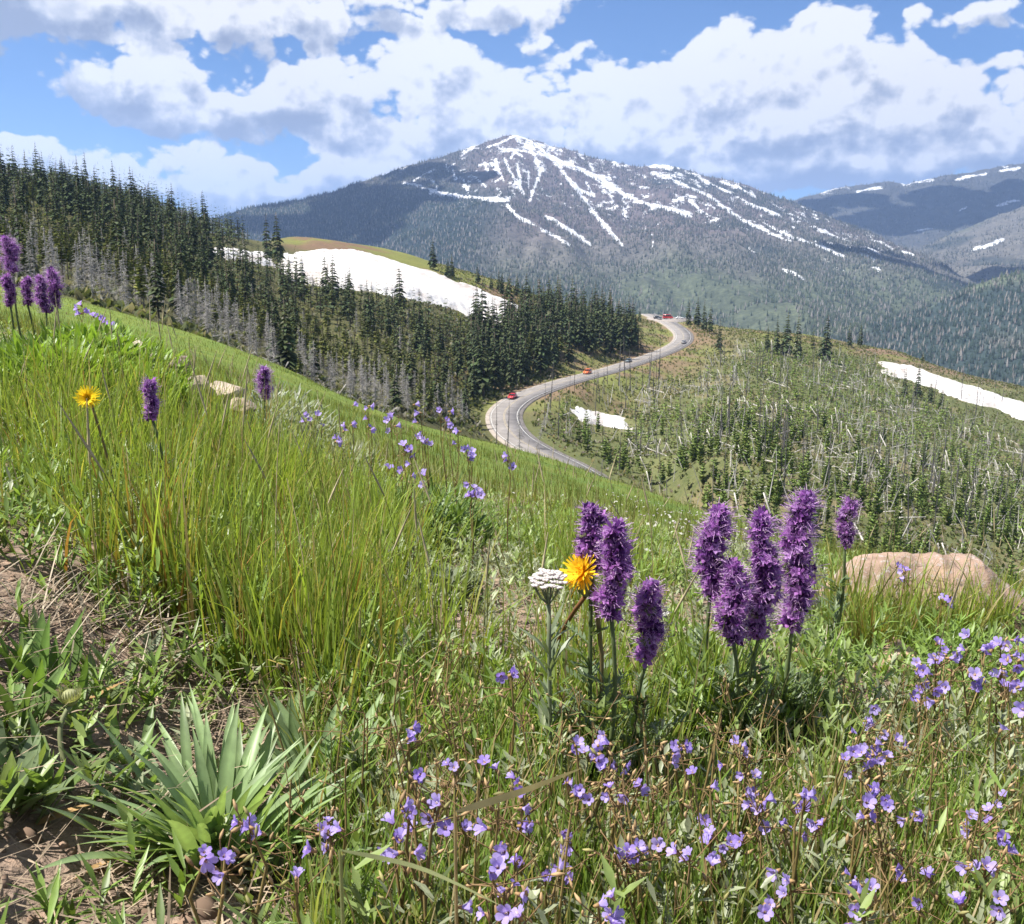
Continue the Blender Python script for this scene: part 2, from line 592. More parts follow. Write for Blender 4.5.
def H(x, y, micro=True):
    x, y = np.broadcast_arrays(np.asarray(x, float), np.asarray(y, float))
    z = h_base(x, y)
    if micro:
        near = 1 - sstep(4, 10, y)
        z = z + near * (.035 * fbm(x * 2.2, y * 2.2, 3, 3) + .014 * fbm(x * 11, y * 11, 5, 3))
        z = z + sstep(5, 12, y) * .05 * fbm(x * .9, y * .9, 7, 3)
        far = sstep(110, 200, y)
        z = z + far * (1.3 * fbm(x / 30, y / 30, 9, 4) + .4 * fbm(x / 6, y / 6, 11, 3))
    if y.size and y.max() > 150:
        d, rz = road_dist(x, y)
        f = 1 - sstep(ROAD_HW + .5, ROAD_HW + 14, d)
        z = z * (1 - f) + (rz - .35) * f
    return z


def on_ground(px, py, y0=.3, y1=1100, n=900, h=0.0):
    """first point along the pixel's ray that is h above the ground"""
    u, r = ray(px, py)
    Y = np.exp(np.linspace(math.log(y0), math.log(y1), n))
    g = r * Y - H(u * Y, Y) - h
    s = np.where((g[:-1] > 0) & (g[1:] <= 0))[0]
    if len(s):
        i = s[0]
        t = g[i] / (g[i] - g[i + 1])
        Yc = Y[i] * (1 - t) + Y[i + 1] * t
    else:
        Yc = Y[np.abs(g / Y).argmin()]
    return np.array([u * Yc, Yc, r * Yc])


def at_depth(px, py, Y):
    u, r = ray(px, py)
    return np.array([float(u * Y), Y, float(r * Y)])


def hz(x, y):
    return float(H(np.array([x]), np.array([y]))[0])


# ------------------------------------------------------------------ ground sheet (from the photographer's feet to the brow)
def ground_material():
    m, k = mat_new('hillside_ground')
    c = k.n('ShaderNodeAttribute', attribute_name='col').outputs['Color']
    pos = k.n('ShaderNodeNewGeometry').outputs['Position']
    y = k.n('ShaderNodeSeparateXYZ', {'Vector': pos}).outputs[1]
    far = k.smooth(y, 5, 40)
    n_near = k.noise(pos, 45, 6, .65)
    n_mid = k.noise(pos, 1.4, 6, .7)
    n_far = k.noise(pos, .35, 5, .7)
    v_near = k.ramp(n_near, [(.25, (.45,) * 3), (.5, (.95,) * 3), (.75, (1.5, 1.4, 1.3))])
    v_far = k.mix(.5, k.ramp(n_mid, [(.3, (.6, .65, .6)), (.7, (1.4, 1.32, 1.2))]), k.ramp(n_far, [(.3, (.65, .75, .65)), (.7, (1.35, 1.2, 1.2))]), 'MIX')
    c = k.mix(1.0, c, k.mix(far, v_near, v_far), 'MULTIPLY')
    vo = k.n('ShaderNodeTexVoronoi', {'Vector': pos, 'Scale': 70.0}).outputs['Distance']
    hgt = k.m('ADD', k.m('MULTIPLY', n_near, 1.2), k.m('MULTIPLY', vo, .5))
    b = k.n('ShaderNodeBump', {'Height': hgt, 'Strength': .8, 'Distance': .012}).outputs[0]
    finish(k, k.n('ShaderNodeBsdfPrincipled', {'Base Color': c, 'Roughness': .95, 'Specular IOR Level': .1, 'Normal': b}).outputs[0])
    return m


def zone_colour(x, y):
    n1 = fbm(x / 9, y / 9, 21, 4)[:, None]
    n2 = fbm(x / 40, y / 40, 22, 4)[:, None]
    n3 = fbm(x * 1.3, y * 1.3, 23, 4)[:, None]
    soil = np.array([.27, .20, .155]) * (1 + .25 * n3)
    soil = soil * (1 - .5 * sstep(.1, .5, n3)) + np.array([.06, .08, .02]) * .5 * sstep(.1, .5, n3)
    meadow = np.array([.135, .185, .042]) * (1 + .22 * n1) + np.array([.035, .01, 0]) * n3
    floor = np.array([.085, .085, .04]) * (1 + .3 * n1)
    basin = np.array([.105, .118, .052]) * (1 + .3 * n1)
    tan = np.array([.20, .155, .10])
    basin = basin + (tan - basin) * sstep(.15, .5, n1 + .4 * n2) * .6
    px, _ = proj(x, y, H(x, y, False))
    e = (sstep(5, 9, y))[:, None]
    c = soil * (1 - e) + meadow * e
    edge = np.interp(px, [-300, 0, 150, 300, 400, 500, 600, 700, 800, 1024], [112, 115, 120, 140, 120, 100, 70, 45, 30, 20])
    f = sstep(edge * .93, edge * 1.05, y)[:, None]
    left = (1 - sstep(470, 560, px))[:, None]
    c = c * (1 - f) + (floor * left + basin * (1 - left)) * f
    # green shoulders of the brow above the snow and round the pass, brown banks by the road
    brow = (sstep(430, 470, y) * (1 - sstep(560, 620, px)) * sstep(250, 300, px))[:, None]
    green = np.array([.15, .16, .05]) * (1 + .2 * n1)
    brown = np.array([.15, .10, .07])
    gb = green + (brown - green) * sstep(-.1, .25, n2 + .5 * n1)
    c = c * (1 - brow) + gb * brow
    rb = (sstep(480, 530, y) * sstep(690, 730, px))[:, None]
    c = c * (1 - rb) + (green + (np.array([.19, .13, .095]) - green) * sstep(.0, .35, n1 + .3 * n2 + .5 * sstep(830, 900, px)[:, None])) * rb
    d, _ = road_dist(x, y)
    b = ((1 - sstep(8, 38, d)) * sstep(250, 290, y))[:, None]
    bank = np.array([.185, .135, .09]) * (1 + .2 * n1)
    bank = bank + (np.array([.15, .165, .055]) - bank) * sstep(-.05, .3, n1 + n2 * .5)
    c = c * (1 - b) + bank * b
    return np.clip(c, .01, .6)


_b = np.concatenate([np.arange(math.log(.45), math.log(12), .009), np.arange(math.log(12), math.log(1200), .0125)])
_a = np.linspace(-1.25, 1.25, 330)
gy = np.exp(_b)[:, None] - 1 + 0 * _a[None]
gx = _a[None] * (gy + 1)
gz = H(gx.ravel(), gy.ravel()).reshape(gx.shape)
mb = MB()
mb.add(np.stack([gx, gy, gz], -1), grid_faces(*gx.shape), zone_colour(gx.ravel(), gy.ravel()))
M_GROUND = ground_material()
tag(mb.build('ground', M_GROUND, smooth=True), kind='structure')


# ------------------------------------------------------------------ road
def road_ribbon(off0, off1, lift, n=520, thick=0.0):
    c = _dense(ROADC, n)
    t = np.gradient(c, axis=0)
    nr = np.stack([t[:, 1], -t[:, 0]], 1)
    nr /= np.linalg.norm(nr, axis=1, keepdims=True)
    off0 = np.broadcast_to(off0, (n,)); off1 = np.broadcast_to(off1, (n,))
    cols = []
    for o, z in ([(off0, -thick), (off0, 0), (off1, 0), (off1, -thick)] if thick else [(off0, 0), (off1, 0)]):
        cols.append(np.stack([c[:, 0] + nr[:, 0] * o, c[:, 1] + nr[:, 1] * o, c[:, 2] + lift + z], 1))
    v = np.stack(cols, 1)
    return v.reshape(-1, 3), grid_faces(n, v.shape[1])


def asphalt():
    m, k = mat_new('worn_asphalt')
    pos = k.n('ShaderNodeNewGeometry').outputs['Position']
    n = k.noise(pos, .25, 5, .6)
    c = k.ramp(n, [(.3, (.16, .148, .143)), (.7, (.25, .232, .222))])
    finish(k, k.n('ShaderNodeBsdfPrincipled', {'Base Color': c, 'Roughness': .85, 'Specular IOR Level': .2}).outputs[0])
    return m


M_PAINTW, M_PAINTY, M_GRAVEL = plain_mat('road_paint', .6, .3, .15, 1), plain_mat('road_paint_yellow', .6, .3, .15, 1), plain_mat('gravel_shoulder', .95, .1, .25, .6)
mb = MB(); v, f = road_ribbon(-ROAD_HW, ROAD_HW, -.12, thick=.5); mb.add(v, f, (.30, .265, .235))
tag(mb.build('road_shoulder', M_GRAVEL), kind='structure')
mb = MB(); v, f = road_ribbon(-3.9, 3.9, 0, thick=.3); mb.add(v, f, (1, 1, 1))
tag(mb.build('road', asphalt()), kind='structure')
mb = MB()
for o in (-3.5, 3.36):
    v, f = road_ribbon(o, o + .16, .012); mb.add(v, f, (.46, .45, .43))
for o in (-.22, .1):
    v, f = road_ribbon(o, o + .1, .012); mb.add(v, f, (.36, .30, .19), 1)
tag(mb.build('road_markings', [M_PAINTW, M_PAINTY]), kind='structure')
# paved pullout at the pass
p0 = ROADC[238]
mb = MB()
a = np.linspace(0, 2 * np.pi, 40, endpoint=False)
ring = np.stack([p0[0] + 5 + 13 * np.cos(a), p0[1] + 4 + 22 * np.sin(a), np.full(40, p0[2] - .03)], 1)
v = np.concatenate([ring, ring - [0, 0, 1.2]])
i = np.arange(40)
mb.add(v, [i[None, :].repeat(1, 0), np.stack([i, (i + 1) % 40, (i + 1) % 40 + 40, i + 40], 1)[:, ::-1]], (.28, .25, .23))
tag(mb.build('pullout', M_GRAVEL), kind='structure')


# ------------------------------------------------------------------ mountains and far hills
SNOW_LINES = [  # summit cone, gullies and benches of the main mountain (width in metres, then the line)
    (2.6, [(506, 141), (513, 136), (524, 137), (537, 146), (549, 155), (571, 165), (594, 175), (614, 190), (607, 186)]),
    (2.6, [(524, 137), (535, 150), (549, 158), (560, 168), (568, 178)]),
    (3, [(549, 157), (571, 166), (592, 177), (612, 189)]),
    (3, [(556, 158), (568, 180), (585, 200), (598, 218), (614, 237), (622, 245)]),
    (2.4, [(566, 176), (578, 188), (590, 195)]), (2.2, [(586, 182), (594, 196)]),
    (3, [(526, 142), (536, 158), (540, 173), (535, 186), (530, 200)]),
    (2.6, [(504, 158), (512, 176), (524, 195)]), (2.6, [(495, 160), (499, 172), (504, 182)]), (2.2, [(483, 160), (488, 172)]),
    (2.4, [(517, 164), (519, 176), (521, 188)]), (2, [(528, 172), (528, 188)]), (2.2, [(511, 158), (516, 150), (530, 152)]),
    (2.2, [(487, 147), (500, 143), (514, 137)]), (2, [(500, 152), (512, 150), (522, 156)]),
    (3.4, [(404, 183), (418, 187), (434, 192), (450, 195), (467, 197), (490, 199), (508, 201)]),
    (3.4, [(507, 205), (515, 214), (526, 221), (540, 228), (552, 234), (569, 245)]),
    (3.8, [(545, 217), (556, 221), (567, 228), (578, 236), (589, 244)]),
    (1.8, [(413, 181), (423, 175), (434, 170)]), (1.8, [(430, 178), (437, 188)]), (1.6, [(452, 168), (456, 180)]), (1.8, [(463, 178), (467, 190)]), (1.5, [(446, 164), (448, 172)]),
    (1.6, [(476, 178), (486, 186)]), (1.4, [(496, 187), (502, 193)]),
    (4.4, [(600, 177), (608, 183), (621, 192), (636, 200), (650, 205), (672, 209), (690, 215)]),
    (3.6, [(650, 166), (660, 165.5), (670, 168)]), (2.8, [(666, 176), (684, 185), (708, 196), (725, 208), (741, 219), (760, 228), (782, 238)]),
    (3, [(703, 180), (720, 188), (737, 197), (755, 206), (778, 217)]), (3, [(674, 201), (686, 196), (697, 198)]), (2.2, [(720, 182), (738, 187), (755, 197)]),
    (2.4, [(765, 224), (785, 234), (812, 243), (844, 257)]), (2.6, [(819, 230), (834, 236), (852, 243)]), (2.4, [(871, 240), (880, 242), (890, 247)]),
    (2, [(861, 255), (869, 257), (877, 261)]), (2.2, [(902, 251), (913, 255)]), (2.2, [(782, 269), (793, 273), (803, 279)]), (1.8, [(747, 248), (756, 253)]),
    (2, [(600, 219), (610, 230), (621, 244)]), (1.5, [(652, 235), (653, 246)]), (2, [(690, 200), (700, 210), (716, 219)]), (2, [(756, 206), (775, 213), (790, 223)]),
]
SNOW_LINES_RIGHT = [(2.6, [(1002, 219), (993, 228), (984, 232)]), (3.4, [(1002, 241), (990, 245), (974, 249)]), (2, [(997, 206), (1008, 202), (1022, 200)]),
                    (1.8, [(915, 231), (932, 228)]), (2.4, [(857, 192), (868, 189), (882, 187)]), (2.4, [(955, 180), (970, 176), (986, 174)]), (2, [(1000, 171), (1020, 168)]), (1.5, [(958, 212), (966, 208)])]


def seg_dist(px, py, line):
    d = np.full(px.shape, 1e9)
    for (x0, y0), (x1, y1) in zip(line[:-1], line[1:]):
        dx, dy = x1 - x0, y1 - y0
        t = np.clip(((px - x0) * dx + (py - y0) * dy) / (dx * dx + dy * dy + 1e-9), 0, 1)
        d = np.minimum(d, np.hypot(px - x0 - t * dx, py - y0 - t * dy))
    return d


def mountain_material():
    m, k = mat_new('mountain_slope')
    at = k.n('ShaderNodeAttribute', attribute_name='col').outputs['Color']
    sn = k.n('ShaderNodeAttribute', attribute_name='snow').outputs['Fac']
    pos = k.n('ShaderNodeNewGeometry').outputs['Position']
    n1 = k.noise(k.v('MULTIPLY', pos, (1, .6, 1)), .02, 6, .7)
    n2 = k.noise(pos, .09, 4, .7)
    c = k.mix(1.0, at, k.ramp(n1, [(.3, (.6, .62, .65)), (.7, (1.35, 1.33, 1.3))]), 'MULTIPLY')
    c = k.mix(1.0, c, k.ramp(n2, [(.35, (.6, .62, .62)), (.65, (1.35, 1.33, 1.3))]), 'MULTIPLY')
    sm = k.smooth(k.m('MULTIPLY_ADD', k.smooth(sn, .04, .3), k.m('ADD', k.m('MULTIPLY_ADD', n2, 2.2, -1.1), k.m('MULTIPLY_ADD', n1, 2.6, -1.3)), sn), .44, .56)
    c = k.mix(sm, c, (.60, .61, .63, 1))
    finish(k, k.n('ShaderNodeBsdfPrincipled', {'Base Color': c, 'Roughness': .9, 'Specular IOR Level': .1}).outputs[0])
    return m


M_MOUNT = mountain_material()


def make_mountain(name, crest, base, nu, ns, seed, power, rough, colour, lines=(), snow_noise=None, back=.35):
    """crest: (px, py, depth) along the skyline; base: (depth, height); the face falls from crest to base, the back falls away behind"""
    crest = np.array(crest, float)
    px = np.linspace(crest[0, 0], crest[-1, 0], nu)
    cpy = np.interp(px, crest[:, 0], crest[:, 1]) + 2.2 * fbm(px / 22, px * 0, seed, 4) + .8 * fbm(px / 5, px * 0, seed + 1, 2)
    cY = np.interp(px, crest[:, 0], crest[:, 2])
    u, r = ray(px, cpy)
    zc = r * cY
    s = np.concatenate([np.linspace(0, 1, ns), np.linspace(1, 1 + back, 24)[1:]])
    Y = base[0] + (cY[None] - base[0]) * s[:, None]
    X = u[None] * Y
    g = np.where(s <= 1, np.clip(s, 0, 1) ** power, 1 - ((s - 1) / back) ** 1.2 * .8)[:, None]
    Z = base[1] + (zc[None] - base[1]) * g
    amp = rough * (np.clip(s, 0, 1) * np.clip(1 - s, 0, 1) * 4)[:, None] ** .8
    warp = 260 * fbm(X / 900, Y / 900, seed + 5, 3)
    rid = 1 - 2 * np.abs(fbm((X + warp) / 620, Y / 2100, seed + 7, 5, .55))
    Z = Z + amp * (rid - .55) + amp * .35 * fbm(X / 160, Y / 160, seed + 9, 4)
    ppx, ppy = proj(X, Y, Z)
    snow = np.zeros(X.shape)
    wob = fbm(X / 60, Y / 60, seed + 11, 3)
    for w, ln in lines:
        d = seg_dist(ppx, ppy, ln)
        snow = np.maximum(snow, 1 - d / (w * .44 * (1 + 1.1 * wob)) * .5)
    if snow_noise is not None:
        snow = np.maximum(snow, snow_noise(ppx, ppy, X, Y, s[:, None] + 0 * X))
    mbm = MB()
    c = colour(ppx, ppy, X, Y, s[:, None] + 0 * X)
    mbm.add(np.stack([X, Y, Z], -1), grid_faces(*X.shape), c.reshape(-1, 3))
    o = mbm.build(name, M_MOUNT, smooth=True)
    at = o.data.attributes.new('snow', 'FLOAT', 'POINT')
    at.data.foreach_set('value', np.clip(snow, 0, 1).astype(np.float32).ravel())
    tag(o, kind='structure')
    return dict(X=X, Y=Y, Z=Z, px=ppx, py=ppy, snow=snow, s=s[:, None] + 0 * X, c=c, n=ns)


def mixc(a, b, t):
    return a + (np.asarray(b) - a) * np.clip(t, 0, 1)[..., None]


ROCK, DARKF, GREYF, GREENF = np.array([.105, .085, .085]), np.array([.022, .032, .030]), np.array([.10, .095, .085]), np.array([.066, .078, .05])


def col_main(px, py, X, Y, s):
    n = fbm(X / 500, Y / 700, 41, 4)
    c = np.broadcast_to(ROCK, px.shape + (3,)).copy()
    c = mixc(c, GREYF, sstep(215, 260, py + 20 * n))
    c = mixc(c, GREENF, sstep(262, 310, py + 50 * n))
    dark = (1 - sstep(440, 545, px + 60 * n + (py - 230) * .1)) * sstep(178, 205, py + (px - 420) * .10 + 16 * n)
    c = mixc(c, DARKF, dark * .95)
    c = mixc(c, DARKF, sstep(.15, .5, fbm(X / 260, Y / 420, 44, 4)) * .7 * sstep(600, 640, px))
    c = mixc(c, DARKF, (1 - sstep(440, 500, px)) * .6)
    return c


def sn_main(px, py, X, Y, s):
    n = fbm(X / 55, Y / 170, 51, 4)
    top = sstep(.62, 1.0, s) * sstep(430, 500, px) * (1 - sstep(690, 800, px))
    ridge = sstep(.9, 1.0, s) * sstep(330, 420, px) * (1 - sstep(850, 900, px))
    f = fbm(X / 24, Y / 80, 53, 3)
    zone = sstep(.5, .75, s) * sstep(420, 470, px) * (1 - sstep(880, 930, px))
    return np.maximum(np.clip(.12 + n * 1.0, 0, 1) * (top * .75 + ridge * .6), np.clip(.08 + f * 1.25, 0, 1) * zone * .72)


MAIN = make_mountain('mountain', [(120, 250, 4000), (215, 216, 4200), (245, 208, 4300), (262, 205, 4400), (300, 200, 4500), (330, 193, 4600), (362, 183, 4700), (400, 169, 4800), (440, 157, 4900),
                     (480, 145, 5000), (500, 138, 5000), (515, 134.5, 5000), (535, 140, 5000), (580, 154, 5000), (620, 164, 5000), (645, 165.5, 5000), (664, 164.5, 5000), (700, 174, 4900),
                     (750, 187, 4750), (800, 205, 4500), (850, 226, 4200), (900, 246, 3900), (940, 263, 3600), (1000, 296, 3200), (1100, 340, 2800)],
                     (1250, -215), 620, 300, 60, 1.5, 75, col_main, SNOW_LINES, sn_main)


def col_right(px, py, X, Y, s):
    n = fbm(X / 600, Y / 800, 61, 4)
    return mixc(np.broadcast_to(np.array([.050, .052, .052]), px.shape + (3,)).copy(), GREYF, sstep(.1, .5, n) * .5 + sstep(.93, 1, s) * .4)


def sn_right(px, py, X, Y, s):
    n = fbm(X / 80, Y / 300, 62, 4)
    return np.clip(.05 + n * .9, 0, 1) * (sstep(.88, 1.0, s) * .9 + .18 * sstep(.5, .8, s))


RIGHT = make_mountain('mountain', [(700, 250, 6500), (770, 207, 6800), (800, 198, 7000), (830, 190, 7200), (860, 184.5, 7200), (890, 182, 7200), (905, 184, 7200), (930, 178, 7200), (955, 175, 7200), (990, 169, 7200),
                      (1024, 163, 7200), (1120, 150, 7200), (1300, 140, 7200), (1500, 150, 7000)], (3600, -260), 420, 200, 80, 1.25, 70, col_right, SNOW_LINES_RIGHT, sn_right)


def col_spur(px, py, X, Y, s):
    n = fbm(X / 300, Y / 500, 71, 4)
    c = mixc(np.broadcast_to(GREYF * 1.05, px.shape + (3,)).copy(), GREENF, sstep(-.2, .3, n) * .7)
    return mixc(c, DARKF, sstep(.2, .5, fbm(X / 200, Y / 350, 72, 4)) * .7)


SPUR = make_mountain('hill', [(800, 300, 4200), (850, 280, 4500), (890, 262, 4600), (930, 243, 4700), (965, 228, 4800), (1000, 213, 4800), (1024, 205, 4800), (1120, 185, 4800), (1300, 170, 4700), (1500, 175, 4500)],
              (2200, -235), 300, 150, 90, 1.3, 45, col_spur, SNOW_LINES_RIGHT[1:2])


def col_wood(px, py, X, Y, s):
    n = fbm(X / 120, Y / 200, 81, 4)
    c = mixc(np.broadcast_to(DARKF * 1.5, px.shape + (3,)).copy(), GREYF, sstep(.1, .5, n) * .5)
    return mixc(c, GREENF * 1.5, sstep(.88, 1, s) * sstep(0, .3, n + .1))


WOOD = make_mountain('hill', [(700, 400, 1500), (760, 355, 1600), (810, 333, 1750), (850, 326, 1850), (890, 320, 1900), (930, 305, 1950), (970, 288, 2000), (1000, 277, 2000), (1024, 270, 2000), (1120, 250, 2000), (1400, 235, 2000)],
                     (1120, -230), 260, 140, 100, 1.1, 14, col_wood)


def col_left(px, py, X, Y, s):
    n = fbm(X / 200, Y / 300, 91, 4)
    return mixc(np.broadcast_to(DARKF * 1.3, px.shape + (3,)).copy(), GREYF, sstep(0, .4, n) * .7)


def sn_left(px, py, X, Y, s):
    return np.clip(fbm(X / 40, Y / 100, 92, 3) * 1.1, 0, 1) * sstep(.7, 1, s)


LEFT = make_mountain('hill', [(-300, 150, 2600), (-100, 160, 2700), (0, 166, 2800), (40, 171, 2800), (75, 176, 2800), (95, 182, 2800), (115, 187, 2800), (140, 196, 2750), (175, 208, 2700), (215, 222, 2600), (300, 262, 2500)],
                     (1200, -150), 240, 110, 110, 1.0, 20, col_left, (), sn_left)

# valley floor under and between the mountains, out to the horizon
mb = MB()
yy = np.exp(np.linspace(math.log(1080), math.log(15000), 80))[:, None]
xx = np.linspace(-1.5, 1.5, 90)[None] * yy
zz = -225 - 70 * sstep(1500, 5000, yy) + 12 * fbm(xx / 300, yy / 300, 13, 3) - 25
mb.add(np.stack([xx, yy + 0 * xx, zz], -1), grid_faces(80, 90), np.tile(GREENF, (80 * 90, 1)))
tag(mb.build('valley', M_GROUND, smooth=True), kind='structure')


# far forest on the mountains: small trees nobody could count
def far_forest(name, D, n, seed, dens, h0, h1, cols):
    rng = np.random.default_rng(seed)
    ns = D['n']
    area = D['Y'][:ns - 1] ** 2
    cand = rng.integers(0, (ns - 1) * (D['X'].shape[1] - 1), n * 4)
    r, c = cand // (D['X'].shape[1] - 1), cand % (D['X'].shape[1] - 1)
    p = dens(D['px'][r, c], D['py'][r, c], D['s'][r, c], D['snow'][r, c], D['X'][r, c], D['Y'][r, c])
    ok = rng.random(len(r)) < p
    r, c = r[ok][:n], c[ok][:n]
    fr, fc = rng.random(len(r)), rng.random(len(r))

    def bi(A):
        return (A[r, c] * (1 - fr) + A[r + 1, c] * fr) * (1 - fc) + (A[r, c + 1] * (1 - fr) + A[r + 1, c + 1] * fr) * fc
    B = np.stack([bi(D['X']), bi(D['Y']), bi(D['Z'])], 1)
    N = len(B)
    h = rng.uniform(h0, h1, N)
    w = h * rng.uniform(.13, .2, N)
    a = rng.uniform(0, 6.28, N)
    ang = a[:, None] + np.arange(3) * 2 * np.pi / 3
    V = np.empty((N, 4, 3))
    V[:, :3, 0] = B[:, :1] + w[:, None] * np.cos(ang)
    V[:, :3, 1] = B[:, 1:2] + w[:, None] * np.sin(ang)
    V[:, :3, 2] = B[:, 2:3] + .06 * h[:, None]
    V[:, 3] = B + np.stack([0 * h, 0 * h, h], 1)
    b = np.arange(N)[:, None] * 4
    F = np.concatenate([b + np.array([0, 1, 3]), b + np.array([1, 2, 3]), b + np.array([2, 0, 3])])
    c3 = cols(D['px'][r, c], D['py'][r, c], D['s'][r, c], rng, D['c'][r, c])
    m_ = MB()
    m_.add(V, F, np.repeat(c3, 4, 0))
    return tag(m_.build(name, M_NEEDLE), kind='stuff')


def cols_far(px, py, s, rng, base):
    k = rng.uniform(.6, 1.3, len(px))[:, None]
    dead = (rng.random(len(px)) < .25)[:, None]
    g = base * .42 + np.array([.016, .026, .016])
    return np.where(dead, np.array([.16, .15, .14]), g) * k


far_forest('distant_forest', MAIN, 95000, 1, lambda px, py, s, sn, X, Y: np.where(sn > .4, .02, np.clip(.5 + .8 * fbm(X / 180, Y / 260, 33, 3) + .5 * (px < 480) * (py > 185) - .25 * (py < 190) * (px > 450), .06, 1)), 9, 16, cols_far)
far_forest('distant_forest', RIGHT, 14000, 2, lambda px, py, s, sn, X, Y: np.where(sn > .45, .03, .8), 12, 20, cols_far)
far_forest('distant_forest', SPUR, 14000, 5, lambda px, py, s, sn, X, Y: np.where(sn > .4, .02, np.clip(.45 + .9 * fbm(X / 150, Y / 220, 35, 3), .05, 1)), 9, 16, cols_far)
far_forest('distant_forest', WOOD, 16000, 3, lambda px, py, s, sn, X, Y: np.clip(.75 + .5 * fbm(X / 90, Y / 90, 34, 3), .1, 1), 7, 13, cols_far)
far_forest('distant_forest', LEFT, 7000, 4, lambda px, py, s, sn, X, Y: np.where(sn > .4, .05, .8), 8, 14, cols_far)


# ------------------------------------------------------------------ snow banks left from the winter
def snow_mat():
    m, k = mat_new('old_snow')
    pos = k.n('ShaderNodeNewGeometry').outputs['Position']
    n = k.noise(k.v('MULTIPLY', pos, (.12, .035, .3)), 1.0, 6, .65)
    n2 = k.noise(pos, .5, 4, .6)
    c = k.ramp(n, [(.32, (.38, .33, .30)), (.43, (.50, .47, .45)), (.55, (.58, .57, .565)), (.8, (.63, .63, .63))])
    c = k.mix(1.0, c, k.ramp(n2, [(.35, (.92, .9, .88)), (.65, (1.04, 1.04, 1.04))]), 'MULTIPLY')
    b = k.n('ShaderNodeBump', {'Height': k.m('ADD', n, n2), 'Strength': .5, 'Distance': .5}).outputs[0]
    finish(k, k.n('ShaderNodeBsdfPrincipled', {'Base Color': c, 'Roughness': .7, 'Specular IOR Level': .2, 'Normal': b}).outputs[0])
    return m


M_SNOW = snow_mat()
SNOW_POLYS = []


def snow_bank(poly, y0, label, thick=1.6, res=120, seed=0):
    poly = [poly[i] for i in range(len(poly))]
    b = np.array([on_ground(px, py, y0, 640, 600) for px, py in poly])
    ax, ay = b[:, 0] / b[:, 1], np.log(b[:, 1])
    SNOW_POLYS.append((ax, ay))
    u = np.linspace(ax.min() - .01, ax.max() + .01, int(res * 1.6))
    l = np.linspace(ay.min() - .02, ay.max() + .02, res)
    U, Lm = np.meshgrid(u, l)
    inside = np.zeros(U.shape, bool)
    d = np.full(U.shape, 1e9)
    n = len(ax)
    wob = .010 * fbm(U * 90, Lm * 60, seed, 4)
    for i in range(n):
        j = (i + 1) % n
        cond = ((ay[i] > Lm) != (ay[j] > Lm)) & (U < (ax[j] - ax[i]) * (Lm - ay[i]) / (ay[j] - ay[i] + 1e-12) + ax[i])
        inside ^= cond
        dx, dy = ax[j] - ax[i], ay[j] - ay[i]
        t = np.clip(((U - ax[i]) * dx + (Lm - ay[i]) * dy) / (dx * dx + dy * dy + 1e-12), 0, 1)
        d = np.minimum(d, np.hypot(U - ax[i] - t * dx, Lm - ay[i] - t * dy))
    sdist = np.where(inside, d, -d) + wob
    Y = np.exp(Lm); X = U * Y
    Zg = H(X.ravel(), Y.ravel()).reshape(X.shape)
    Z = Zg - .5 + (thick + .5) * sstep(-.004, .018, sdist) + .25 * fbm(X / 9, Y / 9, seed + 3, 3) * (sdist > 0)
    keep = sdist > -.012
    fc = grid_faces(*X.shape)
    fc = fc[keep.ravel()[fc].all(1)]
    used = np.unique(fc)
    mp = np.full(X.size, -1); mp[used] = np.arange(len(used))
    m_ = MB()
    m_.add(np.stack([X, Y, Z], -1).reshape(-1, 3)[used], mp[fc])
    o = m_.build('snow_bank', M_SNOW, smooth=True)
    return tag(o, label, 'snow bank', kind='thing')


def in_snow(x, y):
    u, l = x / y, np.log(y)
    r = np.zeros(np.shape(x), bool)
    for ax, ay in SNOW_POLYS:
        n = len(ax); ins = np.zeros(np.shape(x), bool)
        for i in range(n):
            j = (i + 1) % n
            ins ^= ((ay[i] > l) != (ay[j] > l)) & (u < (ax[j] - ax[i]) * (l - ay[i]) / (ay[j] - ay[i] + 1e-12) + ax[i])
        r |= ins
    return r


snow_bank([(283, 254), (310, 252), (345, 251), (375, 257), (400, 264), (430, 272), (455, 282), (480, 291), (505, 300), (519, 306), (517, 324), (500, 326), (470, 316), (440, 305), (400, 299), (360, 292), (320, 287), (290, 281), (278, 268)],
          300, 'largest snow bank, stretched below the grassy brow behind the left forest', 2.2, 140, 1)
snow_bank([(208, 246), (225, 248), (240, 250), (262, 251), (272, 258), (277, 268), (262, 266), (245, 262), (222, 258), (206, 253)],
          300, 'thin broken snow bank half hidden among the left forest conifers', 1.5, 90, 2)
snow_bank([(569, 408), (580, 404), (592, 407), (606, 413), (622, 417), (637, 424), (640, 430), (628, 431), (610, 428), (590, 425), (574, 419)],
          240, 'small dirty snow patch below the road behind bare black poles', .9, 90, 3)
snow_bank([(879, 362), (892, 362), (910, 366), (935, 374), (965, 384), (1000, 396), (1030, 404), (1080, 418), (1080, 436), (1030, 424), (1000, 412), (970, 404), (940, 393), (905, 380), (884, 374)],
          300, 'long narrow snow bank slanting down along the right hill brow', 1.6, 130, 4)

# ------------------------------------------------------------------ trees
rngT = np.random.default_rng(77)


def ribbon_from(path, side, wid):
    """one flat strip along a path: side vectors and widths per point"""
    n = len(path)
    v = np.empty((n, 2, 3))
    v[:, 0] = path - side * wid[:, None] * .5
    v[:, 1] = path + side * wid[:, None] * .5
    return v.reshape(-1, 3), grid_faces(n, 2)


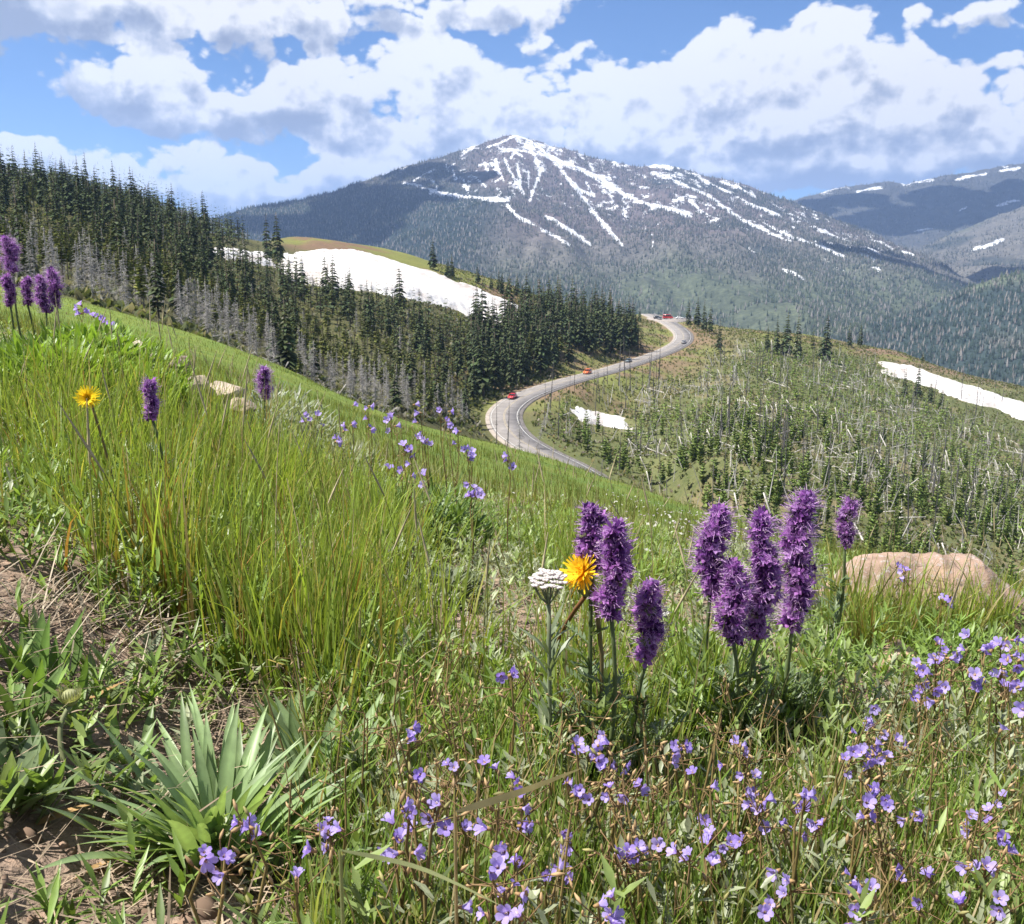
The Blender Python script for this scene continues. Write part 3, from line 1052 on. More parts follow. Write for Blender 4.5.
def crown_mesh(h, r, whorls, nb, seed, col, z0=.12, droop=.5, prof=.85, ragged=.3, hang=True):
    """conifer crown: whorls of drooping boughs, each bough a horizontal spray with a hanging one under it"""
    rng = np.random.default_rng(seed)
    m = MB()
    for i in range(whorls):
        t = (i + rng.uniform(-.3, .3)) / (whorls - 1)
        t = min(max(t, 0), 1)
        z = h * (z0 + (1 - z0) * t * .985)
        rr = r * ((1 - t) ** prof + .035) * (1 - .35 * max(0, .12 - t) / .12)
        k = nb if t < .8 else max(3, nb - 2)
        a0 = rng.uniform(0, 6.28)
        for j in range(k):
            if rng.random() < ragged * .4:
                continue
            a = a0 + j * 6.283 / k + rng.uniform(-.4, .4)
            L = rr * rng.uniform(1 - ragged, 1 + ragged)
            d = np.array([math.cos(a), math.sin(a), 0])
            sd_ = np.array([-d[1], d[0], 0])
            q = np.linspace(0, 1, 4)
            up = rng.uniform(-.05, .25) * L
            path = d[None] * (q * L)[:, None] + np.array([0, 0, 1])[None] * (z + up * q - droop * L * q ** 2)[:, None]
            w = L * rng.uniform(.5, .75) * np.array([.35, 1, .75, .06])
            c = np.asarray(col) * rng.uniform(.55, 1.35) * np.array([rng.uniform(.9, 1.15), 1, rng.uniform(.85, 1.1)])
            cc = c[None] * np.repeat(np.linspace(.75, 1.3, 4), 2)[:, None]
            tilt = sd_ + np.array([0, 0, rng.uniform(-.4, .4)])
            v, f = ribbon_from(path, tilt, w)
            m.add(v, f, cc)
            if hang:
                v, f = ribbon_from(path - np.array([0, 0, .12 * L]), np.array([0, 0, 1.0]) + .3 * sd_, w * .55)
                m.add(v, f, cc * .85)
    if not hang:
        v, f = tube([[0, 0, -.03], [0, 0, h * .6]], [.015, .008], 4, False)
        m.add(v, f, (.11, .09, .07))
    # leader
    v, f = tube([[0, 0, h * .93], [0, 0, h]], [.02 * r, .004 * r], 3)
    m.add(v, f, np.asarray(col))
    return m


def trunk_mesh(h, rad, seed, col, top=.95, lean=.02):
    rng = np.random.default_rng(seed)
    m = MB()
    z = np.linspace(-.4, h * top, 7)
    off = rng.normal(0, lean, 2)
    p = np.stack([off[0] * z * .3 + .01 * h * np.sin(z / h * 3 + seed), off[1] * z * .3, z], 1)
    p[:, :2] -= p[0, :2]
    v, f = tube(p, np.linspace(rad, rad * .18, 7), 6)
    m.add(v, f, col)
    return m


def dead_mesh(h, rad, seed, nbr, blen, col):
    """grey standing dead tree: trunk mesh and a mesh of bare branches"""
    rng = np.random.default_rng(seed)
    t = trunk_mesh(h, rad, seed, col, 1.0, .03)
    b = MB()
    for i in range(nbr):
        q = rng.uniform(.12, .97)
        z = q * h
        L = blen * (1.1 - q) ** .7 * rng.uniform(.3, 1.2)
        a = rng.uniform(0, 6.28)
        d = np.array([math.cos(a), math.sin(a), rng.uniform(-.5, .15)])
        p0 = np.array([0, 0, z])
        pts = [p0, p0 + d * L * .5, p0 + d * L + [0, 0, -.12 * L]]
        v, f = tube(pts, [rad * .38, rad * .26, rad * .1], 3, False)
        b.add(v, f, np.asarray(col) * rng.uniform(.8, 1.2))
        for _ in range(2):
            s0 = p0 + d * L * rng.uniform(.3, .9)
            e = s0 + np.array([rng.normal(0, .3), rng.normal(0, .3), rng.uniform(-.35, .1)]) * L * .6
            v, f = tube([s0, e], [rad * .2, rad * .08], 3, False)
            b.add(v, f, np.asarray(col) * rng.uniform(.8, 1.2))
    return t, b


BRK = (.12, .095, .075)
GRY = (.33, .315, .305)


class TreeKind:
    """unit-height tree built once with its trunk and crown; copies share the meshes"""
    def __init__(s, name, parts, mats, low=None):
        s.name, s.low = name, low
        s.parts = [(n, m.mesh(name + '_' + n, mt)) for (n, m), mt in zip(parts, mats)]

    def plant(s, loc, h, w, rz, label, cat, group, lean=(0, 0)):
        o = thing(s.name, label, cat, loc, group)
        o.rotation_euler = (lean[0], lean[1], rz)
        o.scale = (h * w, h * w, h)
        for n, me in s.parts:
            link(n, me, o)
        return o


def tree_kinds():
    K = {}
    K['spruce'] = [TreeKind('spruce_tree', [('trunk', trunk_mesh(1, .017, i, BRK)), ('crown', crown_mesh(1, .125 + .012 * (i % 3), 19, 6, 100 + i, (.064, .084, .042), .10, .55))], [M_BARK, M_NEEDLE],
                             crown_mesh(1, .13, 10, 4, 130 + i, (.064, .084, .042), .1, .5, hang=False)) for i in range(5)]
    K['pine'] = [TreeKind('pine_tree', [('trunk', trunk_mesh(1, .016, 20 + i, (.15, .125, .105))), ('crown', crown_mesh(1, .11 + .01 * (i % 3), 16, 6, 200 + i, (.165, .185, .062), .34 + .05 * (i % 2), .15, .7))], [M_BARK, M_NEEDLE],
                           crown_mesh(1, .115, 9, 4, 230 + i, (.165, .185, .062), .34, .15, .7, hang=False)) for i in range(5)]
    K['young'] = [TreeKind('young_pine', [('trunk', trunk_mesh(1, .02, 40 + i, BRK)), ('crown', crown_mesh(1, .19 + .02 * (i % 3), 11, 6, 300 + i, (.155, .215, .062), .06, -.25, .65))], [M_BARK, M_NEEDLE],
                            crown_mesh(1, .21, 7, 4, 330 + i, (.155, .215, .062), .05, -.25, .6, hang=False)) for i in range(5)]
    K['dead'], K['pole'] = [], []
    for i in range(5):
        t, b = dead_mesh(1, .0105, 60 + i, 120, .14, GRY)
        K['dead'].append(TreeKind('dead_tree', [('trunk', t), ('branches', b)], [M_DEAD, M_DEAD]))
        t, b = dead_mesh(1, .0155, 80 + i, 9, .09, (.10, .095, .092))
        K['pole'].append(TreeKind('burnt_tree', [('trunk', t), ('branch_stubs', b)], [M_DEAD, M_DEAD]))
    return K


TK = tree_kinds()


def scatter(n, px0, px1, y0, y1, rng):
    px = rng.uniform(px0, px1, n)
    Y = np.sqrt(rng.uniform(y0 ** 2, y1 ** 2, n))
    u, _ = ray(px, np.full(n, 400.0))
    return px, u * Y, Y


def thin(x, y, dmin, order=None):
    """keep points at least dmin apart"""
    keep, cell = [], {}
    for i in (order if order is not None else range(len(x))):
        d = dmin[i]
        cx, cyy = int(x[i] // 8), int(y[i] // 8)
        ok = True
        for a in (-1, 0, 1):
            for b in (-1, 0, 1):
                for j in cell.get((cx + a, cyy + b), ()):
                    if (x[i] - x[j]) ** 2 + (y[i] - y[j]) ** 2 < d * d:
                        ok = False
        if ok:
            keep.append(i)
            cell.setdefault((cx, cyy), []).append(i)
    return np.array(keep)


def edge_depth(px):
    return np.interp(px, [-300, 0, 150, 300, 380, 440, 480, 520, 560], [112, 118, 124, 150, 160, 190, 235, 285, 310])


def left_forest():
    rng = np.random.default_rng(5)
    px, x, y = scatter(30000, -190, 640, 105, 480, rng)
    e = edge_depth(px)
    far = np.interp(px, [-200, 200, 250, 290, 330, 380, 440, 500, 540, 600, 640], [440, 440, 440, 352, 340, 338, 345, 380, 460, 480, 470])
    n = fbm(x / 25, y / 25, 15, 3)
    ok = (y > e + 3 * n * 2) & (y < far + 12 * n)
    d, _ = road_dist(x, y)
    ok &= d > 9.5 + 3 * n
    ok &= ~in_snow(x, y)
    ok &= ~((px > 470) & (y < np.interp(px, [470, 500, 560, 640], [250, 272, 310, 365])))
    ok &= ~((px > 545) & (y < 420) & (d < 12))
    ok &= ~((px > 188) & (px < 288) & (y > 285) & (rng.random(len(px)) < .82))
    # clearings
    ok &= n > -.42
    ok &= ~((px > 440) & (px < 560) & (y > 370) & (rng.random(len(px)) < .55))
    i = np.where(ok)[0]
    px, x, y = px[i], x[i], y[i]
    k = thin(x, y, np.where(y < 200, 1.9, 2.9) + rng.uniform(0, 1.0, len(x)))
    return px[k], x[k], y[k]


def place_forest():
    rng = np.random.default_rng(6)
    px, x, y = left_forest()
    z = H(x, y)
    e = edge_depth(px)
    up = sstep(190, 270, y + 25 * fbm(x / 40, y / 40, 17, 2)) * (px < 300) + sstep(240, 290, y) * (px >= 300) * .6 + .5 * (px > 470)
    spruce = rng.random(len(px)) < up * .75 + .07
    dead = (~spruce) & (rng.random(len(px)) < np.where(y - e < 20, .9, np.where(y - e < 45, .42, .07))) & (px < 470)
    h = np.where(spruce, rng.uniform(8.5, 14.5, len(px)), rng.uniform(6, 9.8, len(px)))
    h = np.where(px > 470, h * 1.45, h)
    h = np.where((px < 470) & (y < 280), h * .86, h)
    h = np.where((spruce) & (rng.random(len(px)) < .1), h * 1.2, h)
    rest, count = [], {'spruce': 0, 'pine': 0, 'dead': 0}
    order = np.argsort(-h / y)
    for i in order:
        kd = 'dead' if dead[i] else ('spruce' if spruce[i] else 'pine')
        inside = -15 < px[i] < 1040
        if kd != 'dead' and (count[kd] >= 290 or not inside) or (kd == 'dead' and (count[kd] >= 290 or not inside)):
            if kd != 'dead':
                rest.append((i, kd))
            continue
        count[kd] += 1
        K = TK[kd][rng.integers(5)]
        road = px[i] > 470
        if kd == 'dead':
            lab, cat, g = 'grey dead tree with bare branches on the lower edge of the left forest', 'dead tree', 'grey dead trees along the left forest edge'
        elif kd == 'spruce':
            lab, cat, g = (('tall dark spruce in the stand just left of the paved road', 'spruce', 'spruces left of the road') if road else
                           ('dark pointed spruce in the dense forest on the left slope', 'spruce', 'dark spruces of the left forest'))
        else:
            lab, cat, g = (('slim olive green pine in the stand just left of the paved road', 'pine', 'pines left of the road') if road else
                           ('slim olive green pine in the dense forest on the left slope', 'pine', 'olive pines of the left forest'))
        K.plant((x[i], y[i], z[i]), h[i] * (.95 if kd == 'dead' else 1), rng.uniform(.85, 1.25) * (1.0 if kd != 'dead' else 1.1), rng.uniform(0, 6.28), lab, cat, g)
    m = MB()
    for i, kd in rest:
        K = TK[kd][rng.integers(5)]
        w = h[i] * rng.uniform(.9, 1.3)
        m.merge(K.low, Matrix.Translation((x[i], y[i], z[i])) @ Matrix.Rotation(rng.uniform(0, 6.28), 4, 'Z') @ Matrix.Diagonal((w, w, h[i], 1)), np.ones(3) * rng.uniform(.75, 1.2))
    o = m.build('forest', M_NEEDLE)
    tag(o, 'rest of the dense conifer forest on the left slope', kind='stuff')
    print('forest', len(px), count, len(rest))


place_forest()


def lone_trees():
    rng = np.random.default_rng(8)
    rows = [  # px, top, base, depth guess, kind, label, group
        (688, 298, 325, 560, 'spruce', 'leftmost dark spruce of the small clump beside the road pass', 'spruce clump at the pass'),
        (697, 295, 327, 550, 'spruce', 'second tall dark spruce of the clump beside the road pass', 'spruce clump at the pass'),
        (704, 299, 331, 545, 'spruce', 'middle narrow dark spruce of the clump beside the road pass', 'spruce clump at the pass'),
        (710, 302, 334, 535, 'spruce', 'fourth dark spruce of the clump beside the road pass', 'spruce clump at the pass'),
        (719, 318, 352, 500, 'spruce', 'rightmost and lowest standing spruce of the clump beside the road pass', 'spruce clump at the pass'),
        (767, 322, 352, 470, 'spruce', 'short bushy spruce at left end of the hilltop clump right of the pass', 'spruces on the right hilltop'),
        (776, 316, 354, 465, 'spruce', 'slim spruce second from left in the hilltop clump right of the pass', 'spruces on the right hilltop'),
        (786, 310, 356, 460, 'spruce', 'tall thin spruce left of the broadest spruce on the right hilltop', 'spruces on the right hilltop'),
        (797, 311, 360, 455, 'spruce', 'broadest dark spruce of the clump on the right hilltop', 'spruces on the right hilltop'),
        (812, 328, 358, 460, 'pine', 'small olive pine between two tall spruces on the right hilltop', 'spruces on the right hilltop'),
        (825, 312, 362, 450, 'spruce', 'tall spruce standing apart at right end of the hilltop clump', 'spruces on the right hilltop'),
        (849, 322, 347, 520, 'spruce', 'left one of the two small spruces on the bare hill brow', 'small spruces on the brow'),
        (860, 319, 347, 520, 'spruce', 'right one of the two small spruces on the bare hill brow', 'small spruces on the brow'),
        (904, 366, 397, 395, 'spruce', 'dark young spruce standing at left before the right snow bank', 'spruces before the right snow bank'),
        (917, 360, 399, 390, 'spruce', 'tallest young spruce standing before the right snow bank', 'spruces before the right snow bank'),
        (930, 378, 403, 385, 'spruce', 'short spruce right of the tallest one before the right snow bank', 'spruces before the right snow bank'),
        (941, 383, 408, 380, 'spruce', 'squat spruce under the middle of the right snow bank', 'spruces before the right snow bank'),
        (922, 350, 368, 470, 'pine', 'small pine on the far side of the right snow bank', None),
        (433, 238, 269, 470, 'spruce', 'lone dark spruce on the grassy brow above the largest snow bank', None),
        (278, 212, 262, 420, 'spruce', 'bushy dark spruce at right end of the ridge top forest', None),
        (268, 214, 262, 425, 'spruce', 'slim dark spruce beside the bushy one at the ridge top end', None),
        (400, 264, 312, 330, 'spruce', 'narrow dark spruce rising in front of the middle of the largest snow bank', None),
        (489, 298, 352, 330, 'spruce', 'tall thin spruce rising in front of the right end of the largest snow bank', None),
        (372, 280, 316, 322, 'spruce', 'short dark spruce in front of the left half of the largest snow bank', None),
        (470, 306, 345, 330, 'spruce', 'dark spruce just left of the snow bank right tip', None),
        (632, 296, 350, 392, 'spruce', 'rightmost tall spruce of the stand at the road bank edge', None),
        (622, 298, 353, 388, 'spruce', 'tall spruce second from the right end of the roadside stand', None),
        (610, 294, 357, 384, 'spruce', 'tall spruce third from the right end of the roadside stand', None),
    ]
    for (px, top, base, Y, kd, lab, g) in rows:
        p = on_ground(px, base, Y * .8, Y * 1.25, 400)
        h = (base - top) * p[1] / FOC
        TK[kd][rng.integers(5)].plant((p[0], p[1], hz(p[0], p[1]) - .2), h, rng.uniform(.9, 1.25), rng.uniform(0, 6), lab, 'spruce' if kd == 'spruce' else 'pine', g)
    # scattered small trees on the brow between the snow and the sky line
    for i in range(46):
        px = rng.uniform(440, 640)
        base = np.interp(px, [440, 500, 560, 640], [276, 294, 306, 322]) + rng.uniform(-4, 8)
        p = on_ground(px, base, 400, 600, 300)
        if in_snow(p[:1], p[1:2])[0] or road_dist(p[:1], p[1:2])[0][0] < 18:
            continue
        TK['spruce'][rng.integers(5)].plant((p[0], p[1], hz(p[0], p[1]) - .2), rng.uniform(5, 12), rng.uniform(.9, 1.4), rng.uniform(0, 6),
                                            'small dark spruce scattered along the grassy brow behind the roadside stand', 'spruce', 'small spruces along the brow')


lone_trees()


def right_basin():
    rng = np.random.default_rng(9)
    px, x, y = scatter(26000, 500, 1120, 120, 520, rng)
    d, _ = road_dist(x, y)
    n = fbm(x / 18, y / 18, 25, 3)
    far = np.interp(px, [500, 560, 640, 700, 760, 880, 930, 1024, 1120], [250, 300, 345, 380, 470, 480, 400, 385, 380])
    side = px > np.interp(y, [200, 232, 260, 300, 345, 400, 450, 600], [610, 560, 540, 580, 640, 705, 735, 745])
    ok = (d > 12) & (y < far) & side & ~in_snow(x, y) & (n > -.2)
    ok &= rng.random(len(px)) < np.interp(y, [120, 330, 420, 480], [1, 1, .8, .6])
    i = np.where(ok)[0]
    px, x, y = px[i], x[i], y[i]
    k = thin(x, y, rng.uniform(2.2, 3.3, len(x)))
    px, x, y = px[k], x[k], y[k]
    z = H(x, y)
    h = rng.uniform(3.2, 7.0, len(x)) * np.interp(y, [150, 450], [1.0, .9])
    ord_ = np.argsort(-h / y)
    rest, c = [], 0
    for i in ord_:
        _, py = proj(x[i], y[i], z[i] + h[i] * .5)
        vis = 490 < px[i] < 1030 and py < np.interp(px[i], [590, 690, 830, 1024], [470, 500, 545, 595])
        if c < 295 and vis:
            c += 1
            TK['young'][rng.integers(5)].plant((x[i], y[i], z[i] - .1), h[i], rng.uniform(.65, 1.0), rng.uniform(0, 6.28), 'young olive green pine growing among pale logs on the right hillside', 'young pine', 'young pines on the right hillside')
        else:
            rest.append(i)
    m = MB()
    for i in rest:
        w = h[i] * rng.uniform(.65, 1.0)
        m.merge(TK['young'][rng.integers(5)].low, Matrix.Translation((x[i], y[i], z[i] - .1)) @ Matrix.Rotation(rng.uniform(0, 6.28), 4, 'Z') @ Matrix.Diagonal((w, w, h[i], 1)), np.ones(3) * rng.uniform(.75, 1.25))
    tag(m.build('young_forest', M_NEEDLE), 'rest of the young pines covering the right hillside', kind='stuff')
    print('young', len(px), c)
    # burnt poles still standing
    px, x, y = scatter(3000, 500, 1040, 150, 440, rng)
    d, _ = road_dist(x, y)
    side = px > np.interp(y, [200, 232, 260, 300, 345, 400, 450, 600], [590, 535, 520, 560, 620, 705, 740, 745])
    w = np.where(px < 660, 1.0, np.where(y < 240, .7, .32))
    ok = (d > 9) & side & (rng.random(len(px)) < w * .42) & (fbm(x / 40, y / 40, 28, 2) > -.25)
    i = np.where(ok)[0][:190]
    for i in i:
        g = 'burnt poles below the road' if px[i] < 660 else 'burnt poles on the right hillside'
        lab = 'thin dark burnt tree pole standing near the snow patch below the road' if px[i] < 660 else 'thin dark burnt tree pole among young pines on the right hillside'
        TK['pole'][rng.integers(5)].plant((x[i], y[i], hz(x[i], y[i]) - .2), rng.uniform(7, 15), rng.uniform(.8, 1.25), rng.uniform(0, 6.28), lab, 'burnt tree', g, (rng.normal(0, .04), rng.normal(0, .04)))
    # grey snags by the lower road bend, the bigger ones with limbs
    for (px_, base, top, lab) in [(496, 446, 398, 'dark snag left of the lower road bend'), (507, 452, 395, 'taller dark snag standing against the lower road bend'), (520, 458, 405, 'forked grey snag with broken limbs against the lower road bend'),
                                  (536, 450, 412, 'leaning pale grey snag right of the lower road bend')]:
        p = on_ground(px_, base, 60, 300, 500)
        if p[1] < 150:
            p = at_depth(px_, base, 205); p[2] = hz(p[0], p[1])
        _, gpy = proj(p[0], p[1], hz(p[0], p[1]))
        TK['dead' if 'limbs' in lab or 'pale' in lab else 'pole'][rng.integers(5)].plant((p[0], p[1], hz(p[0], p[1]) - .3), max(4, (gpy - top) * p[1] / FOC), 1.0, rng.uniform(0, 6), lab, 'snag', None, (0, .25 if 'leaning' in lab else .02))
    # fallen and tilted logs bleached pale
    logs = []
    for sd_ in range(6):
        rg = np.random.default_rng(500 + sd_)
        m = MB()
        q = np.linspace(0, 1, 6)
        p = np.stack([q - .5, .012 * np.sin(q * 5 + sd_), .012 + 0 * q], 1)
        v, f = tube(p, np.linspace(.024, .01, 6), 6); m.add(v, f, (.50, .47, .43))
        for _ in range(7):
            a = rg.uniform(.1, .9)
            e = p[int(a * 5)] + [rg.uniform(-.05, .1), rg.uniform(-.1, .1), rg.uniform(.0, .12)]
            v, f = tube([p[int(a * 5)], e], [.006, .002], 3); m.add(v, f, (.46, .43, .40))
        logs.append(m.mesh('fallen_log', M_DEAD))
    px, x, y = scatter(5000, 530, 1050, 150, 470, rng)
    d, _ = road_dist(x, y)
    side = px > np.interp(y, [200, 232, 260, 300, 345, 400, 450, 600], [600, 555, 540, 580, 640, 705, 735, 745])
    ok = (d > 10) & side & (y < np.interp(px, [880, 930, 1040], [470, 400, 380])) & (fbm(x / 22, y / 22, 31, 3) > -.05)
    c = 0
    for i in np.where(ok)[0][:290]:
        o = link('fallen_log', logs[rng.integers(6)])
        o.location = (x[i], y[i], hz(x[i], y[i]) + .25)
        L = rng.uniform(4, 9.5)
        o.scale = (L, L * 1.1, L * 1.1)
        o.rotation_euler = (rng.uniform(-.3, .3), -rng.uniform(0, .35) if rng.random() < .38 else -rng.uniform(.7, 1.5), rng.normal(2.2, .7))
        tag(o, 'pale bleached log lying or leaning among young pines on the right hillside', 'log', 'bleached logs on the right hillside')
    # the rest of the standing and fallen dead wood, too many to count
    m = MB()
    px, x, y = scatter(9000, 530, 1060, 150, 480, rng)
    d, _ = road_dist(x, y)
    side = px > np.interp(y, [200, 232, 260, 300, 345, 400, 450, 600], [600, 555, 540, 580, 640, 705, 735, 745])
    ok = (d > 10) & side & ~in_snow(x, y) & (y < np.interp(px, [880, 930, 1060], [475, 400, 380])) & (fbm(x / 26, y / 26, 57, 3) > -.12)
    for i in np.where(ok)[0][:1500]:
        L = rng.uniform(2.5, 7.5)
        el = rng.uniform(1.0, 1.55) if rng.random() < .62 else rng.uniform(-.1, .5)
        a = rng.uniform(0, 6.28)
        p = np.array([x[i], y[i], hz(x[i], y[i]) - .1])
        e = p + L * np.array([math.cos(a) * math.cos(el), math.sin(a) * math.cos(el), math.sin(el)])
        v, f = tube([p, (p + e) / 2, e], [.10, .075, .03], 4, False)
        m.add(v, f, np.array([.46, .44, .41]) * rng.uniform(.6, 1.15))
    tag(m.build('deadwood', M_DEAD), 'thin pale dead trunks standing and lying all over the right hillside', kind='stuff')
    # pale logs at the foot of the left forest
    for i in range(44):
        px_ = rng.uniform(215, 400)
        Y = edge_depth(px_) + rng.uniform(-7, 6)
        u, _ = ray(px_, 390)
        xx = float(u) * Y
        o = link('fallen_log', logs[rng.integers(6)])
        L = rng.uniform(2, 4.2)
        o.location = (xx, Y, hz(xx, Y) + .2 + (.12 * L)); o.scale = (L,) * 3
        o.rotation_euler = (rng.uniform(-.3, .3), rng.choice([rng.uniform(-.15, .15), rng.uniform(.5, 1.0)]), rng.uniform(0, 3.1))
        tag(o, 'pale log lying or leaning at the foot of the left forest', 'log', 'logs at the foot of the left forest')
    # knee-high brush between the trees of the basin and along the banks
    px, x, y = scatter(52000, 440, 1120, 120, 560, rng)
    d, _ = road_dist(x, y)
    ok = (d > 6.5) & ~in_snow(x, y) & (rng.random(len(px)) < .4 + .5 * (fbm(x / 14, y / 14, 37, 3) > 0))
    x, y = x[ok], y[ok]
    z = H(x, y)
    col = np.where((rng.random(len(x)) < .25)[:, None], np.array([.27, .235, .19]), np.where((rng.random(len(x)) < .4)[:, None], np.array([.14, .145, .06]), np.array([.10, .13, .04]))) * rng.uniform(.7, 1.25, (len(x), 1))
    m = MB()
    for k in range(3):
        v, f, t, idx = ribbons(np.stack([x, y, z - .05], 1), rng.uniform(0, 6.28, len(x)), rng.uniform(.35, 1.1, len(x)), rng.uniform(.25, .8, len(x)), rng.uniform(.1, .9, len(x)), .5, 2, [.3, 1, .1], rng)
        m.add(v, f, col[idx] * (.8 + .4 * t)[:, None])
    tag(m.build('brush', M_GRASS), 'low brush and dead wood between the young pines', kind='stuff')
    # shrubs along the foot of the left forest and through its floor
    px, x, y = scatter(16000, -100, 560, 105, 400, rng)
    e = edge_depth(px)
    d, _ = road_dist(x, y)
    ok = (y > e - 5) & (d > 6.5) & ~in_snow(x, y) & (rng.random(len(px)) < np.where((y < e + 9) | (px > 400), .9, .3))
    x, y = x[ok], y[ok]
    z = H(x, y)
    col = np.where((rng.random(len(x)) < .3)[:, None], np.array([.22, .21, .17]), np.array([.095, .115, .05])) * rng.uniform(.7, 1.25, (len(x), 1))
    m = MB()
    for k in range(3):
        v, f, t, idx = ribbons(np.stack([x, y, z - .05], 1), rng.uniform(0, 6.28, len(x)), rng.uniform(.6, 1.6, len(x)), rng.uniform(.5, 1.2, len(x)), rng.uniform(.1, .8, len(x)), .5, 2, [.3, 1, .1], rng)
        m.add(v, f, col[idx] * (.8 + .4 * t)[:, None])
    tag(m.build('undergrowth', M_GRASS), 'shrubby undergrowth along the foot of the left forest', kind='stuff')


right_basin()


# ------------------------------------------------------------------ cars on the road
def loft(sections):
    n, k = len(sections), len(sections[0])
    v = np.array(sections).reshape(-1, 3)
    i = np.arange((n - 1) * k)
    r, c = i // k, i % k
    f = np.stack([r * k + c, (r + 1) * k + c, (r + 1) * k + (c + 1) % k, r * k + (c + 1) % k], 1)
    return v, [f, np.arange(k)[None], np.arange(k)[None, ::-1] + (n - 1) * k]


M_CARP = plain_mat('car_paint', .3, .5, .02, 1, coat=.8)
M_GLASS = plain_mat('car_glass', .08, .6, .02, 1)
M_RUBBER = plain_mat('tyre_rubber', .85, .2, .05, 5)
M_METAL = plain_mat('wheel_metal', .3, .5, .05, 5, metal=.9)
M_LAMP = plain_mat('lamp_glass', .15, .6, .02, 1)


def car(loc, heading, paint, label, cat='car', shape='sedan', group='vehicles on the road'):
    o = thing('parked_car' if 'parked' in label else 'car', label, cat, loc, group, heading)
    L, W, Hh = (4.5, 1.8, 1.45) if shape == 'sedan' else ((4.6, 1.85, 1.75) if shape == 'suv' else (5.8, 2.1, 2.5))
    belt = {'sedan': .88, 'suv': 1.02, 'van': 1.25}[shape]
    xs = np.array([-.5, -.47, -.3, 0, .28, .46, .5]) * L
    top = {'sedan': [.72, .86, .90, .92, .88, .74, .62], 'suv': [.9, 1.0, 1.02, 1.04, 1.02, .9, .72], 'van': [1.2, 1.26, 1.27, 1.27, 1.22, 1.1, .8]}[shape]
    hw = np.array([.43, .48, .5, .5, .5, .47, .4]) * W
    secs = [[(x, -w, .3), (x, -w * 1.0, t * .75), (x, -w * .94, t), (x, w * .94, t), (x, w, t * .75), (x, w, .3)] for x, t, w in zip(xs, top, hw)]
    m = MB(); v, f = loft(secs); m.add(v, f, paint)
    cab = {'sedan': [(-.40, .02), (-.27, 1), (.06, 1), (.24, .02)], 'suv': [(-.48, .02), (-.42, 1), (.06, 1), (.22, .02)], 'van': [(-.49, .02), (-.47, 1), (.22, 1), (.38, .02)]}[shape]
    secs = []
    for x, k in cab:
        z = belt + (Hh - belt) * k
        w = W * (.47 - .07 * k)
        secs.append([(x * L, -W * .47, belt - .06), (x * L, -w, z), (x * L, w, z), (x * L, W * .47, belt - .06)])
    v, f = loft(secs); m.add(v, f, paint)
    m.build('body', M_CARP, o)
    for s in (-1, 1):                         # side windows, windscreen and rear window stand slightly proud
        g = MB()
        zt, zb = Hh - .1, belt + .04
        xb0, xb1 = (cab[0][0] + .05) * L, (cab[3][0] - .04) * L
        xt0, xt1 = (cab[1][0] + .02) * L, (cab[2][0]) * L
        a, b = W * .47 + .012, W * .405 + .02
        q = np.array([(xb0, s * a, zb), (xb1, s * a, zb), (xt1, s * b, zt), (xt0, s * b, zt)])
        qi = q - [0, s * .03, 0]
        g.add(np.concatenate([q, qi]), [np.array([[0, 1, 2, 3], [7, 6, 5, 4], [0, 4, 5, 1], [1, 5, 6, 2], [2, 6, 7, 3], [3, 7, 4, 0]])], (.02, .025, .03))
        g.build('side_window', M_GLASS, o)
    for (i0, i1, nm) in ((3, 2, 'windscreen'), (0, 1, 'rear_window')):
        dx = .03 if nm == 'windscreen' else -.03
        x0, x1 = cab[i0][0] * L, cab[i1][0] * L
        q = np.array([(x0 * .95 + x1 * .05 + dx, -W * .42, belt + .06), (x0 * .95 + x1 * .05 + dx, W * .42, belt + .06), (x1 * .9 + x0 * .1 + dx, W * .37, Hh - .07), (x1 * .9 + x0 * .1 + dx, -W * .37, Hh - .07)])
        g = MB(); g.add(np.concatenate([q, q - [dx, 0, .0]]), [np.array([[0, 1, 2, 3], [7, 6, 5, 4], [0, 4, 5, 1], [1, 5, 6, 2], [2, 6, 7, 3], [3, 7, 4, 0]])], (.02, .025, .03))
        g.build(nm, M_GLASS, o)
    for sx in (-.3, .3):
        for s in (-1, 1):
            g = MB(); y0 = s * W * .5
            v, f = tube([(sx * L, y0 - s * .2, .33), (sx * L, y0 - s * .17, .33), (sx * L, y0, .33), (sx * L, y0 + s * .02, .33)], [.28, .33, .33, .29], 16); g.add(v, f, (.02, .02, .02))
            w_ = g.build('wheel', M_RUBBER, o)
            g = MB(); v, f = tube([(sx * L, y0 + s * .021, .33), (sx * L, y0 + s * .032, .33)], [.2, .17], 12); g.add(v, f, (.6, .6, .6))
            g.build('rim', M_METAL, w_)
    for s in (-1, 1):
        for sx, c, nm in ((.495, (.85, .85, .8), 'headlight'), (-.497, (.4, .02, .02), 'tail_light')):
            g = MB(); x = sx * L; s2 = 1 if sx > 0 else -1
            v, f = loft([[(x, s * W * .28, .55), (x, s * W * .39, .55), (x, s * W * .39, .68), (x, s * W * .28, .68)], [(x + s2 * .03, s * W * .29, .56), (x + s2 * .03, s * W * .38, .56), (x + s2 * .03, s * W * .38, .67), (x + s2 * .03, s * W * .29, .67)]])
            g.add(v, f, c); g.build(nm, M_LAMP, o)
    return o


def on_road(px, off, back=False):
    P, _ = proj(ROADC[:, 0], ROADC[:, 1], ROADC[:, 2])
    return P


